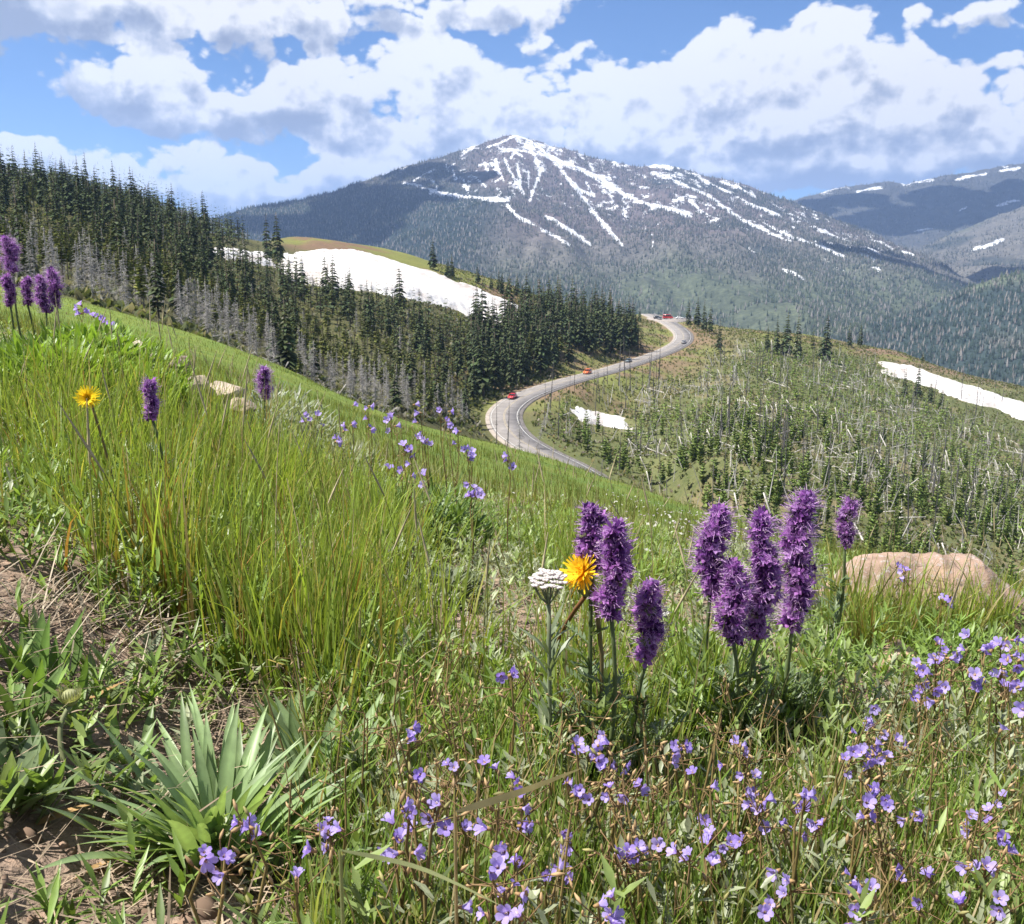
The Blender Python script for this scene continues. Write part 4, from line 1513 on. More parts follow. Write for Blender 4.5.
def place_cars():
    ppx, ppy = proj(ROADC[:, 0], ROADC[:, 1], ROADC[:, 2])
    t = np.gradient(ROADC, axis=0)

    def at(px, py, off, flip, paint, label, cat='car', shape='sedan', lift=0.03):
        i = np.hypot(ppx - px, (ppy - py) * 2).argmin()
        hd = math.atan2(t[i, 1], t[i, 0])
        n = np.array([math.sin(hd), -math.cos(hd)])
        x, y = ROADC[i, 0] + n[0] * off, ROADC[i, 1] + n[1] * off
        car((x, y, ROADC[i, 2] + lift), hd + (math.pi if flip else 0), paint, label, cat, shape)
    at(519, 398, -2.0, True, (.55, .02, .025), 'red car at the lower road bend, nearest of the vehicles', 'car', 'sedan')
    at(592, 373, -1.9, True, (.75, .16, .04), 'orange red car in the middle of the straight climbing road', 'car', 'suv')
    at(634, 363, -1.9, True, (.08, .11, .13), 'dark car behind the orange one before the road curve', 'car', 'sedan')
    at(681, 344, 1.9, False, (.30, .30, .31), 'grey car on the outer lane of the upper road curve', 'car', 'sedan')
    at(661, 321, -1.9, True, (.12, .12, .13), 'dark car coming over the top of the road pass', 'car', 'sedan')
    i = 238
    bx, by, bz = ROADC[i]
    for dx, dy, hd, p, lab, cat, sh in ((1.0, 13, .1, (.6, .02, .02), 'red van parked at the pass where the road disappears', 'van', 'van'), (-5.0, 12, .25, (.06, .07, .07), 'dark car parked left of the red van at the pass', 'car', 'suv'),
                                        (7.5, 12, -.05, (.8, .8, .8), 'white car parked right of the red van at the pass', 'car', 'sedan'), (13, 11, -.2, (.6, .62, .64), 'silver car parked at far right of the pass pullout', 'car', 'sedan')):
        x, y = bx + dx + 3, by + dy - 8
        car((x, y, max(hz(x, y), bz - .03) + .02), hd, p, lab, cat, sh, 'vehicles parked at the pass')


place_cars()

# ------------------------------------------------------------------ foreground meadow
rngF = np.random.default_rng(2024)


def gauss(px, py, x, y, rx, ry):
    return np.exp(-(((px - x) / rx) ** 2 + ((py - y) / ry) ** 2))


TALL = [(850, 618, 30, 14, .7), (905, 625, 40, 14, .8), (965, 632, 30, 12, .7), (150, 590, 60, 50, 1.2), (300, 660, 85, 55, 1.2), (60, 470, 120, 60, 1.4), (220, 500, 120, 60, 1.4), (90, 420, 130, 50, 1.3), (380, 600, 90, 80, 1.2), (400, 705, 110, 45, 1.6), (500, 700, 80, 50, 1.1),
        (320, 520, 90, 60, 1.2), (560, 570, 60, 50, 1.2), (890, 660, 70, 30, .7), (950, 640, 50, 20, .5), (850, 650, 40, 30, .5), (700, 730, 60, 45, 1.1), (610, 720, 80, 45, 1.1), (520, 770, 130, 45, .9), (640, 600, 60, 40, .5), (180, 450, 120, 50, 1.0), (860, 600, 60, 20, .1)]
BARE = [(895, 685, 32, 22, 1.2), (95, 455, 26, 40, 1.2), (155, 470, 22, 35, 1.0), (70, 385, 85, 34, 2.4), (25, 620, 60, 40, 2.2), (225, 705, 80, 40, 1.5), (440, 605, 45, 45, 1.3), (485, 600, 40, 45, 1.0), (50, 870, 90, 70, 2.4), (190, 765, 60, 40, 1.3), (850, 715, 60, 40, .7), (730, 660, 50, 40, .5), (120, 660, 60, 30, 1.0), (340, 770, 40, 40, .8), (660, 690, 40, 30, .4)]


def grass_w(px, py):
    w = .22 + 0 * px
    for x, y, rx, ry, a in TALL:
        w = w + a * gauss(px, py, x, y, rx, ry)
    for x, y, rx, ry, a in BARE:
        w = w - a * gauss(px, py, x, y, rx, ry)
    return np.clip(w, 0, 2.4)


def forb_w(px, py):
    w = .85 - .1 * (py < 560) + .5 * (px > 330) * (py > 690)
    for x, y, rx, ry, a in BARE:
        w = w - .45 * a * gauss(px, py, x, y, rx, ry)
    w = w + .5 * gauss(px, py, 440, 590, 60, 40) + .5 * gauss(px, py, 150, 700, 120, 40) + .5 * (px > 560) * (py > 620)
    return np.clip(w, 0, 1.5)


def near_points(n, y0, y1, rng, spread=.9):
    n = int(n * 1.25)
    Y = np.sqrt(rng.uniform(y0 ** 2, y1 ** 2, n))
    x = rng.uniform(-spread, spread, n) * (Y + .25)
    z = H(x, Y)
    px, py = proj(x, Y, z)
    return x, Y, z, px, py


G_LO, G_HI, G_YEL, G_ORG = np.array([.16, .25, .038]), np.array([.33, .41, .085]), np.array([.44, .40, .14]), np.array([.27, .15, .05])


def blades(m, x, y, z, n, spread, L, wid, lean, rng, orange=0.0, yellow=.12, nseg=4, dark=1.0):
    n = int(n)
    if n < 1:
        return
    r = np.abs(rng.normal(0, spread, n))
    a = rng.uniform(0, 6.283, n)
    bx, by = x + r * np.cos(a), y + r * np.sin(a)
    P = np.stack([bx, by, np.full(n, z) - .012], 1)
    th = np.clip(np.abs(rng.normal(0, lean, n)) + r / max(spread, 1e-3) * lean * .35, 0, 1.1)
    V, F_, t, idx = ribbons(P, a + rng.normal(0, .7, n), L * rng.uniform(.5, 1.15, n), wid * rng.uniform(.6, 1.25, n), th, rng.uniform(.0, .5, n) + (rng.random(n) < .15) * .9, nseg, [.75, 1, .85, .55, .06], rng, twist=1.4)
    k = rng.uniform(.72, 1.25, n)
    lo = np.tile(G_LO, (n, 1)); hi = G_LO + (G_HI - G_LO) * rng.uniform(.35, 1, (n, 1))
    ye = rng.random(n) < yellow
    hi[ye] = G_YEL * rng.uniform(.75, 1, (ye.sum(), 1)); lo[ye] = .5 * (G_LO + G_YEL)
    dd = rng.random(n) < .05
    lo[dd] = (.30, .22, .12); hi[dd] = (.46, .38, .24)
    og = rng.random(n) < orange
    lo[og] = G_ORG
    og2 = rng.random(n) < orange * .3
    hi[og2] = G_ORG * 1.2
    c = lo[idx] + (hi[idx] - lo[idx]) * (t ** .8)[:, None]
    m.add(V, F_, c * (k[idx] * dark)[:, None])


def grass():
    rng = np.random.default_rng(11)
    m = MB()
    x, y, z, px, py = near_points(5200, .5, 6.5, rng)
    w = grass_w(px, py) * (.55 + .9 * vnoise(x * 5, y * 5, 3))
    far = sstep(2.5, 4.5, y)
    keep = rng.random(len(x)) < np.clip(w * .8 + .15 * far, 0, 1)
    for i in np.where(keep)[0]:
        ww = w[i]
        right = sstep(520, 760, px[i])
        L = (.10 + .08 * min(ww, 1.8)) * rng.uniform(.5, 1.35) * (1 - .28 * right) * (1 - .25 * far[i])
        crest = sstep(3.0, 3.9, y[i]) * np.interp(px[i], [60, 150, 330, 480], [0, 1, 1, .4])
        L *= 1 - .5 * crest
        if py[i] > 770:
            L *= .8
        n = (9 + 13 * ww) * (1 - .25 * far[i])
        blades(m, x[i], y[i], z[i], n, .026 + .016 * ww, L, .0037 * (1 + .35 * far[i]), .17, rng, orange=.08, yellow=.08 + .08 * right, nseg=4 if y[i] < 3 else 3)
    for i in range(60):                       # thin grass in front of the boulder
        p = on_ground(rng.uniform(825, 1010), rng.uniform(618, 645))
        blades(m, p[0], p[1], p[2], rng.integers(6, 18), .02, rng.uniform(.13, .26), .0042, .2, rng, yellow=.35)
    o = m.build('grass', M_GRASS)
    tag(o, 'bright green meadow grass covering the foreground slope', kind='stuff')
    print('grass verts', m.n)


grass()


def tussock(px, py, n, L, label, orange, seed, spread=.05):
    rng = np.random.default_rng(seed)
    p = on_ground(px, py)
    m = MB()
    for k in range(5):
        a, r = rng.uniform(0, 6.28), rng.uniform(0, spread * 1.3)
        X, Yy = p[0] + r * math.cos(a) * 1.3, p[1] + r * math.sin(a)
        blades(m, X, Yy, hz(X, Yy), n / 5, spread, L, .0038, .12, rng, orange=orange, yellow=.1)
    tag(m.build('grass_tussock', M_GRASS), label, 'grass tussock')


tussock(155, 612, 230, .27, 'thick grass tussock with orange brown base above the bare soil at left', .45, 1)
tussock(300, 690, 230, .26, 'tall bright green grass tussock above the broad leaved rosette', .25, 2)
tussock(268, 655, 90, .24, 'smaller leaning grass tussock behind the tall bright green one', .3, 3)
tussock(862, 662, 150, .17, 'yellowing grass tussock growing before the tan half buried stone', .5, 4, .025)
tussock(955, 650, 150, .2, 'thin pale green grass tussock under the pink boulder', .2, 5, .025)
tussock(705, 742, 110, .24, 'upright green grass tussock beneath the three tall purple spikes', .05, 6, .018)


def stems_and_heads():
    rng = np.random.default_rng(12)
    m = MB()
    x, y, z, px, py = near_points(1700, 1.15, 5.5, rng)
    k = np.where(rng.random(len(x)) < grass_w(px, py) * .28 + .04)[0]
    for i in k:
        Ls = rng.uniform(.24, .40) * (1 if px[i] < 560 else .85)
        a, th = rng.uniform(0, 6.28), abs(rng.normal(.1, .12))
        q = np.linspace(0, 1, 6)
        ang = th + .5 * q ** 2 * rng.uniform(.2, 1.2)
        st = Ls / 5
        pts = [np.array([x[i], y[i], z[i]])]
        for j in range(5):
            pts.append(pts[-1] + st * np.array([math.sin(ang[j]) * math.cos(a), math.sin(ang[j]) * math.sin(a), math.cos(ang[j])]))
        tone = rng.random()
        c = (.20, .21, .06) if tone < .55 else ((.36, .30, .17) if tone < .85 else (.26, .24, .10))
        v, f = tube(pts, [.0011, .001, .001, .0009, .0008, .0006], 3, False)
        m.add(v, f, c)
        if rng.random() < .6:
            e0, e1 = pts[-2], pts[-1]
            v, f = tube([e0, e0 * .6 + e1 * .4, e1 + (e1 - e0) * .3], [.001, .0021, .0006], 4, False)
            m.add(v, f, (.42, .36, .22))
    tag(m.build('grass_stalks', M_DRY), 'thin flowering grass stalks rising above the meadow', kind='stuff')


stems_and_heads()


def herbs():
    """low leafy ground cover"""
    rng = np.random.default_rng(13)
    m = MB()
    x, y, z, px, py = near_points(15000, .5, 4.5, rng)
    w = forb_w(px, py)
    k = rng.random(len(x)) < w * .85
    x, y, z, px, py, w = [q[k] for q in (x, y, z, px, py, w)]
    kind = vnoise(x * 3.2, y * 3.2, 71) + rng.normal(0, .12, len(x))
    P, A, L, Wd, T, C = [], [], [], [], [], []
    for i in range(len(x)):
        h = rng.uniform(.03, .09) * (1.0 if kind[i] < .62 else .8) * (1.8 if px[i] > 360 and py[i] > 680 else (1.6 if py[i] < 660 and px[i] < 560 else 1))
        sa, sl = rng.uniform(0, 6.28), rng.uniform(0, .5)
        nl = int(rng.integers(9, 18))
        if kind[i] < .45:
            c, ll, wd = np.array([.18, .27, .06]), .034, .0055
        elif kind[i] < .62:
            c, ll, wd = np.array([.22, .29, .09]), .026, .0075
        else:
            c, ll, wd = np.array([.29, .32, .20]), .022, .006
        q = rng.uniform(.05, 1, nl)
        bx = x[i] + np.sin(sl) * math.cos(sa) * h * q; by = y[i] + np.sin(sl) * math.sin(sa) * h * q
        P.append(np.stack([bx, by, z[i] + h * q * math.cos(sl)], 1))
        A.append(rng.uniform(0, 6.28, nl)); L.append(ll * rng.uniform(.6, 1.3, nl)); Wd.append(wd * rng.uniform(.7, 1.3, nl))
        T.append(rng.uniform(.35, 1.35, nl)); C.append(c[None] * rng.uniform(.6, 1.35, (nl, 1)))
    P, A, L, Wd, T, C = [np.concatenate(q) for q in (P, A, L, Wd, T, C)]
    V, F_, t, idx = ribbons(P, A, L, Wd, T, rng.uniform(-.2, .6, len(P)), 2, [.35, 1, .08], rng, twist=.3, fold=.12)
    m.add(V, F_, C[idx])
    tag(m.build('ground_cover', M_LEAF), 'low leafy herbs covering the soil between the grasses', kind='stuff')
    print('herbs', len(P))


herbs()


def fine_stems():
    rng = np.random.default_rng(19)
    m = MB()
    for i in range(1500):
        px, py = rng.uniform(300, 1060), 690 + 330 * rng.random() ** .9
        if px < 420 and py > 800 and rng.random() < .5:
            continue
        p = on_ground(px, py, .4, 3, 120)
        k = rng.random()
        n = rng.integers(4, 11)
        P = np.tile(p, (n, 1)) + rng.normal(0, .012, (n, 3)) * [1, 1, 0]
        L = rng.uniform(.05, .15) * rng.uniform(.6, 1.2, n)
        V, F_, t, idx = ribbons(P - [0, 0, .006], rng.uniform(0, 6.28, n), L, rng.uniform(.0018, .0036, n), np.abs(rng.normal(.15, .25, n)), rng.uniform(0, .8, n), 3, [.8, 1, .7, .08], rng, 1.2)
        c = np.array([.20, .31, .06]) if k < .6 else (np.array([.30, .34, .11]) if k < .85 else np.array([.42, .34, .19]))
        m.add(V, F_, (c[None] * rng.uniform(.75, 1.2, (n, 1)))[idx])
    tag(m.build('fine_stems', M_GRASS), 'fine green stems and thin grass between the lavender flowers', kind='stuff')


fine_stems()


def litter():
    rng = np.random.default_rng(14)
    m = MB()
    x, y, z, px, py = near_points(9000, .45, 4.5, rng)
    n = len(x)
    pale = rng.random(n)
    c = np.where((pale < .45)[:, None], np.array([.36, .29, .21]), np.where((pale < .75)[:, None], np.array([.22, .165, .12]), np.array([.12, .095, .08])))
    x2, y2, z2, px2, py2 = near_points(9000, .45, 1.6, rng)
    b2 = (px2 < 330) & (py2 > 590)
    x, y, z = np.concatenate([x, x2[b2]]), np.concatenate([y, y2[b2]]), np.concatenate([z, z2[b2]])
    c = np.concatenate([c, np.array([.36, .28, .20]) * rng.uniform(.35, 1.1, (b2.sum(), 1))]); n = len(x)
    V, F_, t, idx = ribbons(np.stack([x, y, z + rng.uniform(.0, .012, n)], 1), rng.uniform(0, 6.28, n), rng.uniform(.02, .13, n), rng.uniform(.0012, .0032, n), rng.uniform(1.25, 1.62, n), rng.normal(0, .25, n), 2, [.7, 1, .3], rng, twist=1.2)
    m.add(V, F_, c[idx])
    # straw standing round the bare patches
    for bx, by_, cnt in ((150, 640, 70), (20, 630, 70), (305, 730, 36), (120, 680, 30), (460, 610, 30), (820, 690, 26)):
        for i in range(cnt):
            p = on_ground(bx + rng.normal(0, 45), by_ + rng.normal(0, 18))
            V, F_, t, idx = ribbons(p[None], [rng.uniform(0, 6.28)], [rng.uniform(.06, .16)], [.0022], [rng.uniform(.5, 1.4)], [.3], 3, [1, 1, .8, .3], rng)
            m.add(V, F_, np.array([.40, .34, .26]) * rng.uniform(.5, 1.1))
    tag(m.build('dry_litter', M_DRY), 'dry straw and twigs lying on the soil', kind='stuff')
    # crumbs of soil and small stones
    m = MB()
    x, y, z, px, py = near_points(9000, .45, 2.4, rng)
    oct_v = np.array([[1, 0, 0], [0, 1, 0], [-1, 0, 0], [0, -1, 0], [0, 0, .7], [0, 0, -.7]], float)
    oct_f = np.array([[0, 1, 4], [1, 2, 4], [2, 3, 4], [3, 0, 4], [1, 0, 5], [2, 1, 5], [3, 2, 5], [0, 3, 5]])
    n = len(x)
    s = rng.exponential(.0032, n) + .0013
    V = oct_v[None] * s[:, None, None] * rng.uniform(.6, 1.4, (n, 6, 1)) + np.stack([x, y, z], 1)[:, None]
    Fc = (np.arange(n)[:, None, None] * 6 + oct_f[None]).reshape(-1, 3)
    c = np.array([.24, .165, .12])[None] * rng.uniform(.5, 1.35, (n, 1))
    m.add(V, Fc, np.repeat(c, 6, 0))
    tag(m.build('pebbles', M_BARK), 'crumbs of soil and small stones on the bare ground', kind='stuff')


litter()


def far_meadow():
    rng = np.random.default_rng(15)
    m = MB()
    n = 60000
    Y = np.exp(rng.uniform(math.log(5), math.log(120), n))
    x = rng.uniform(-.75, .75, n) * (Y + .3)
    z = H(x, Y)
    px, py = proj(x, Y, z)
    e = np.interp(px, [-300, 0, 150, 300, 400, 500, 600, 700, 800, 1024], [112, 115, 122, 142, 125, 95, 66, 44, 32, 20])
    k = (Y < e) & (rng.random(n) < .35 + .8 * vnoise(x / (1 + Y * .06), Y / (1 + Y * .06), 5))
    x, Y, z = x[k], Y[k], z[k]
    n = len(x)
    sc = np.interp(Y, [5, 20, 120], [1, 1.5, 3.0])
    V, F_, t, idx = ribbons(np.stack([x, Y, z - .02], 1), rng.uniform(0, 6.28, n), rng.uniform(.10, .22, n) * np.interp(Y, [5, 12, 60], [1.0, .8, 1.0]), .005 * sc * np.interp(Y, [5, 120], [1, 3.5]), np.abs(rng.normal(0, .35, n)), rng.uniform(0, .6, n), 2, [.9, 1, .1], rng)
    c = np.array([.11, .165, .035]) + (np.array([.24, .235, .075]) - np.array([.11, .165, .035])) * (rng.random(n)[:, None] ** 1.6)
    m.add(V, F_, c[idx] * rng.uniform(.8, 1.2, n)[idx][:, None])
    tag(m.build('meadow_grass', M_GRASS), 'short grass of the smooth green slope below the foreground', kind='stuff')
    # tiny white flowers and pale tufts on the slope behind the tall purple spikes
    m = MB()
    n = 260
    px = rng.normal(690, 55, n); Y = np.exp(rng.normal(math.log(7.5), .35, n))
    u, _ = ray(px, np.full(n, 520.0)); x = u * Y; z = H(x, Y) + rng.uniform(.05, .14, n)
    V, F_, t, idx = ribbons(np.stack([x, Y, z], 1), rng.uniform(0, 6.28, n), np.full(n, .014), np.full(n, .014), rng.uniform(.6, 1.4, n), 0, 1, [1, 1], rng)
    m.add(V, F_, (.62, .63, .56))
    tag(m.build('white_blossoms', M_PETAL), 'scattering of tiny white blossoms on the slope behind the purple spikes', kind='stuff')


far_meadow()


# ------------------------------------------------------------------ stones
M_STONE = None


def stone_mat():
    m, k = mat_new('lichen_stone')
    c = k.n('ShaderNodeAttribute', attribute_name='col').outputs['Color']
    pos = k.n('ShaderNodeTexCoord').outputs['Object']
    n1, n2 = k.noise(pos, 9, 6, .7), k.noise(pos, 60, 4, .7)
    vo = k.n('ShaderNodeTexVoronoi', {'Vector': pos, 'Scale': 26.0}).outputs['Distance']
    c = k.mix(1.0, c, k.ramp(n1, [(.3, (.62, .55, .52)), (.5, (1, 1, 1)), (.7, (1.35, 1.25, 1.2))]), 'MULTIPLY')
    c = k.mix(k.smooth(n2, .52, .66), c, (.34, .29, .265, 1))
    c = k.mix(k.m('MULTIPLY', k.smooth(vo, .22, .08), k.smooth(n1, .45, .6)), c, (.09, .075, .065, 1))
    b = k.n('ShaderNodeBump', {'Height': k.m('ADD', n1, k.m('MULTIPLY', n2, .4)), 'Strength': .7, 'Distance': .015}).outputs[0]
    finish(k, k.n('ShaderNodeBsdfPrincipled', {'Base Color': c, 'Roughness': .9, 'Specular IOR Level': .15, 'Normal': b}).outputs[0])
    return m


M_STONE = stone_mat()


def stone(c, size, rz, seed, colr, label, name='boulder', cat='boulder', cuts=9, group=None):
    import bmesh
    rng = np.random.default_rng(seed)
    bm = bmesh.new()
    bmesh.ops.create_icosphere(bm, subdivisions=5, radius=1)
    v = np.array([q.co[:] for q in bm.verts])
    fc = np.array([[q.index for q in f.verts] for f in bm.faces])
    bm.free()
    for i in range(cuts):                     # broken planes
        d = rng.normal(0, 1, 3); d[2] = abs(d[2]) * .8; d /= np.linalg.norm(d)
        h = rng.uniform(.55, .8)
        s = v @ d
        v = v - np.maximum(s - h, 0)[:, None] * d[None] * .92
    n = fbm(v[:, 0] * 2.3 + v[:, 2], v[:, 1] * 2.3 - v[:, 2], seed, 5)
    v = v * (1 + .10 * n)[:, None]
    v = v * np.asarray(size)
    m = MB(); m.add(v, fc, colr)
    o = m.build(name, M_STONE, smooth=True)
    o.location = c; o.rotation_euler = (0, 0, rz)
    return tag(o, label, cat, group)


PINK = (.28, .20, .155)


def boulder_outline():
    """the pink boulder at right: a ridge of rock with a broken shoulder falling to the right"""
    prof = [(812, 602), (824, 584), (836, 570), (850, 557), (868, 553.5), (895, 553), (915, 555.5), (930, 553.5), (944, 557), (958, 554.5), (970, 556), (979, 566), (990, 577), (1004, 588), (1016, 597), (1026, 612), (1034, 630)]
    Y = 2.55
    q = np.array([at_depth(a + 10, b + 2, Y) for a, b in prof])
    xs = np.linspace(q[0, 0], q[-1, 0], 110)
    top = np.interp(xs, q[:, 0], q[:, 2])
    top += .004 * fbm(xs * 30, xs * 0, 4, 3)
    bot = np.array([hz(a, Y - .12) - .05 for a in xs])
    t = np.linspace(-1, 1.0, 60)
    X = np.tile(xs, (60, 1)).T
    T = np.tile(t, (110, 1))
    Yg = Y + .02 + T * .17 * (1 - .25 * np.abs((X - X.mean()) / np.ptp(xs) * 2))
    k = np.where(T < 0, 1 - np.abs(T) ** 2.1, 1 - np.abs(T) ** 1.8 * .9)
    Z = bot[:, None] + (top - bot)[:, None] * np.clip(k, 0, 1)
    Z += .012 * fbm(X * 14, T * 2.2, 6, 4) * (np.abs(T) > .12) + .006 * fbm(X * 50, T * 6, 7, 3)
    st = np.round(Z / .035) * .035
    Z = Z + (st - Z) * .12 * (np.abs(T) > .1)
    m = MB(); m.add(np.stack([X, Yg, Z], -1), grid_faces(110, 60), PINK)
    tag(m.build('boulder', M_STONE, smooth=True), 'large pink brown boulder half buried in grass at the right slope edge', 'boulder')


boulder_outline()
p = on_ground(900, 675)
stone((p[0], p[1] + .04, p[2] + .02), (.062, .06, .055), .4, 3, (.40, .28, .19), 'small tan stone half buried below the pink boulder', 'stone', 'stone')
for (px, py, sx, sz, Y, lab, colr, sd_) in [(180, 357, .085, .05, 4.3, 'rounded brown stone on the left crest beside the rubble', (.22, .17, .14), 5), (222, 386, .13, .075, 4.2, 'long pale tan rubble stone on the left crest', (.40, .33, .26), 6),
                                           (192, 379, .09, .07, 4.1, 'pale tan stone in front of the brown rounded one', (.38, .31, .24), 7), (163, 385, .05, .04, 3.9, 'small grey tan stone at the left of the rubble', (.36, .30, .25), 8),
                                           (243, 400, .08, .055, 4.0, 'low tan stone at right end of the rubble', (.37, .3, .23), 9)]:
    q = at_depth(px, py + 5, Y)
    stone((q[0], q[1], q[2]), (sx * .78, sx * .66, sz * .7), sd_, sd_, colr, lab, 'stone', 'stone')
# weathered stick leaning on the rubble
q0, q1 = at_depth(134, 341, 4.25), at_depth(176, 378, 4.15)
m = MB(); v, f = tube([q0, q0 * .6 + q1 * .4 + [0, 0, .01], q1 + [0, 0, -.03]], [.016, .02, .017], 8); m.add(v, f, (.42, .36, .29))
tag(m.build('branch', M_DEAD), 'short pale weathered branch lying on the left crest', 'branch')


# ------------------------------------------------------------------ tall purple flower spikes
P_BRIGHT, P_DK, P_ST = np.array([.40, .17, .47]), np.array([.11, .036, .16]), np.array([.58, .36, .64])  # bright and dark petal tones mixed at random, then the stamen tone


def spike_parts(Lh, r, seed):
    """core, blossoms and stamens of one bottle-brush spike, standing on its own origin"""
    rng = np.random.default_rng(seed)
    core, flo, sta = MB(), MB(), MB()
    n = max(6, int(Lh / .012))
    zz = np.linspace(0, Lh, n)
    q = zz / Lh
    env = np.interp(q, [0, .08, .25, .6, .85, .95, 1], [.55, .8, 1, .98, .85, .55, .3])
    env = env * (1 + .2 * np.sin(q * Lh / .03 * 6.28 + seed) + .2 * rng.normal(0, 1, n))
    wx, wy = .22 * r * np.sin(q * 8 + seed * 1.7), .2 * r * np.cos(q * 7 + seed)
    v, f = tube(np.stack([wx, wy, zz], 1), r * .5 * env, 9)
    core.add(v, f, P_DK * .8)
    N = int(230 * (Lh / .2) * (r / .028) ** .6) + 30
    for i in range(N):
        t = (i + rng.random()) / N
        a = i * 2.39996 + rng.normal(0, .25)
        e = np.interp(t, q, env) * r * rng.uniform(.42, .82)
        cpt = np.array([np.interp(t, q, wx) + e * math.cos(a), np.interp(t, q, wy) + e * math.sin(a), t * Lh + rng.normal(0, .003)])
        d = np.array([math.cos(a), math.sin(a), rng.normal(.35, .35)]); d /= np.linalg.norm(d)
        s1 = np.cross(d, [0, 0, 1.0]); s1 /= np.linalg.norm(s1); s2 = np.cross(s1, d)
        sz = .0082 * rng.uniform(.6, 1.35)
        q_ = rng.random()
        tone = P_BRIGHT * rng.uniform(.7, 1.3) if q_ < .55 else (np.array([.52, .30, .62]) * rng.uniform(.8, 1.15) if q_ < .68 else (P_DK * rng.uniform(.8, 1.6) if q_ < .95 else np.array([.17, .20, .09])))
        for k in range(5):
            b = k * 1.2566 + rng.uniform(-.2, .2)
            o = math.cos(b) * s1 + math.sin(b) * s2
            w = np.cross(d, o) * sz * .34
            base = cpt - d * sz * .3
            mid = cpt + o * sz * .55 + d * sz * .35
            tip = cpt + o * sz * .95 + d * sz * rng.uniform(.2, .7)
            flo.add(np.array([base, mid - w, tip, mid + w]), np.array([[0, 1, 2, 3]]), np.array([tone * .7, tone, tone * 1.15, tone]))
        for k in range(rng.integers(5, 9)):
            dd = d + rng.normal(0, .38, 3); dd /= np.linalg.norm(dd)
            L = r * rng.uniform(.45, 1.0)
            w = np.cross(dd, rng.normal(0, 1, 3)); w = w / np.linalg.norm(w) * .00026
            c0 = P_ST * rng.uniform(.7, 1.3)
            p0, p1 = cpt, cpt + dd * L
            sta.add(np.array([p0 - w, p0 + w, p1 + w * .8, p1 - w * .8]), np.array([[0, 1, 2, 3]]), c0)
            w2 = w * 2.4
            sta.add(np.array([p1 - w2, p1 - dd * .0016, p1 + w2, p1 + dd * .0016]), np.array([[0, 1, 2, 3]]), np.array([.55, .42, .5]) if rng.random() < .5 else P_DK)
    return core, flo, sta


M_STAMEN = leaf_mat('stamen', .3, .5, .2, .05, 50, (1, .9, 1.1))


def purple_spike(px, yt, yb, wpx, label, Y=None, h=.3, lean=0.0, seed=0, stem=True):
    c = on_ground(px, (yt + yb) / 2, h=h) if Y is None else at_depth(px, (yt + yb) / 2, Y)
    Yc = c[1]
    Lh, r = (yb - yt) * Yc / FOC * .97, wpx * Yc / FOC * .43
    bx, by = c[0] - lean * .2, Yc + .02
    bz = hz(bx, by)
    o = thing('purple_spike_flower', label, 'flower', (bx, by, bz))
    head0 = np.array([c[0] - lean * Lh * .5, c[1], c[2] - Lh * .5]) - np.array([bx, by, bz])
    core, flo, sta = spike_parts(Lh, r, seed)
    for nm, mm, mt in (('spike_core', core, M_PETAL), ('blossoms', flo, M_PETAL), ('stamens', sta, M_STAMEN)):
        part = mm.build(nm, mt, o)
        part.location = head0
        part.rotation_euler = (0, lean, 0)
    m = MB()
    q = np.linspace(0, 1, 7)[:, None]
    pts = q * head0[None] + np.array([.012, .004, 0])[None] * np.sin(q * math.pi) * ((seed % 3) - 1)
    pts[0, 2] -= .03
    v, f = tube(pts, np.linspace(.0033, .0027, 7) * (Yc / 1.4) ** .3, 7); m.add(v, f, (.115, .15, .06))
    m.build('stem', M_STEM, o)
    if stem:
        rng = np.random.default_rng(seed + 900)
        m = MB()
        n = 26
        t0 = rng.uniform(.0, .75, n) ** 1.2
        P = t0[:, None] * head0[None]
        a = rng.uniform(0, 6.28, n)
        L = rng.uniform(.04, .095, n) * (1.05 - t0 * .7)
        V, F_, t, idx = ribbons(P, a, L, np.full(n, .0055), rng.uniform(.4, 1.1, n), rng.uniform(0, .8, n), 4, [.3, .9, 1, .6, .1], rng, .4, .15)
        m.add(V, F_, np.array([.13, .18, .085]) * rng.uniform(.75, 1.25, n)[idx][:, None])
        for j in range(n):                    # pinnate lobes
            for s in np.linspace(.25, .9, 5):
                bq = P[j] + np.array([math.cos(a[j]), math.sin(a[j]), .5]) * L[j] * s * .75
                V, F_, t, idx = ribbons(np.tile(bq, (2, 1)), [a[j] + 1.0, a[j] - 1.0], [L[j] * .28] * 2, [.004] * 2, [.9, .9], [.3, .3], 2, [.6, 1, .1], rng, .2)
                m.add(V, F_, np.array([.14, .19, .095]) * rng.uniform(.8, 1.2))
        m.build('foliage', M_LEAF, o)
    return o


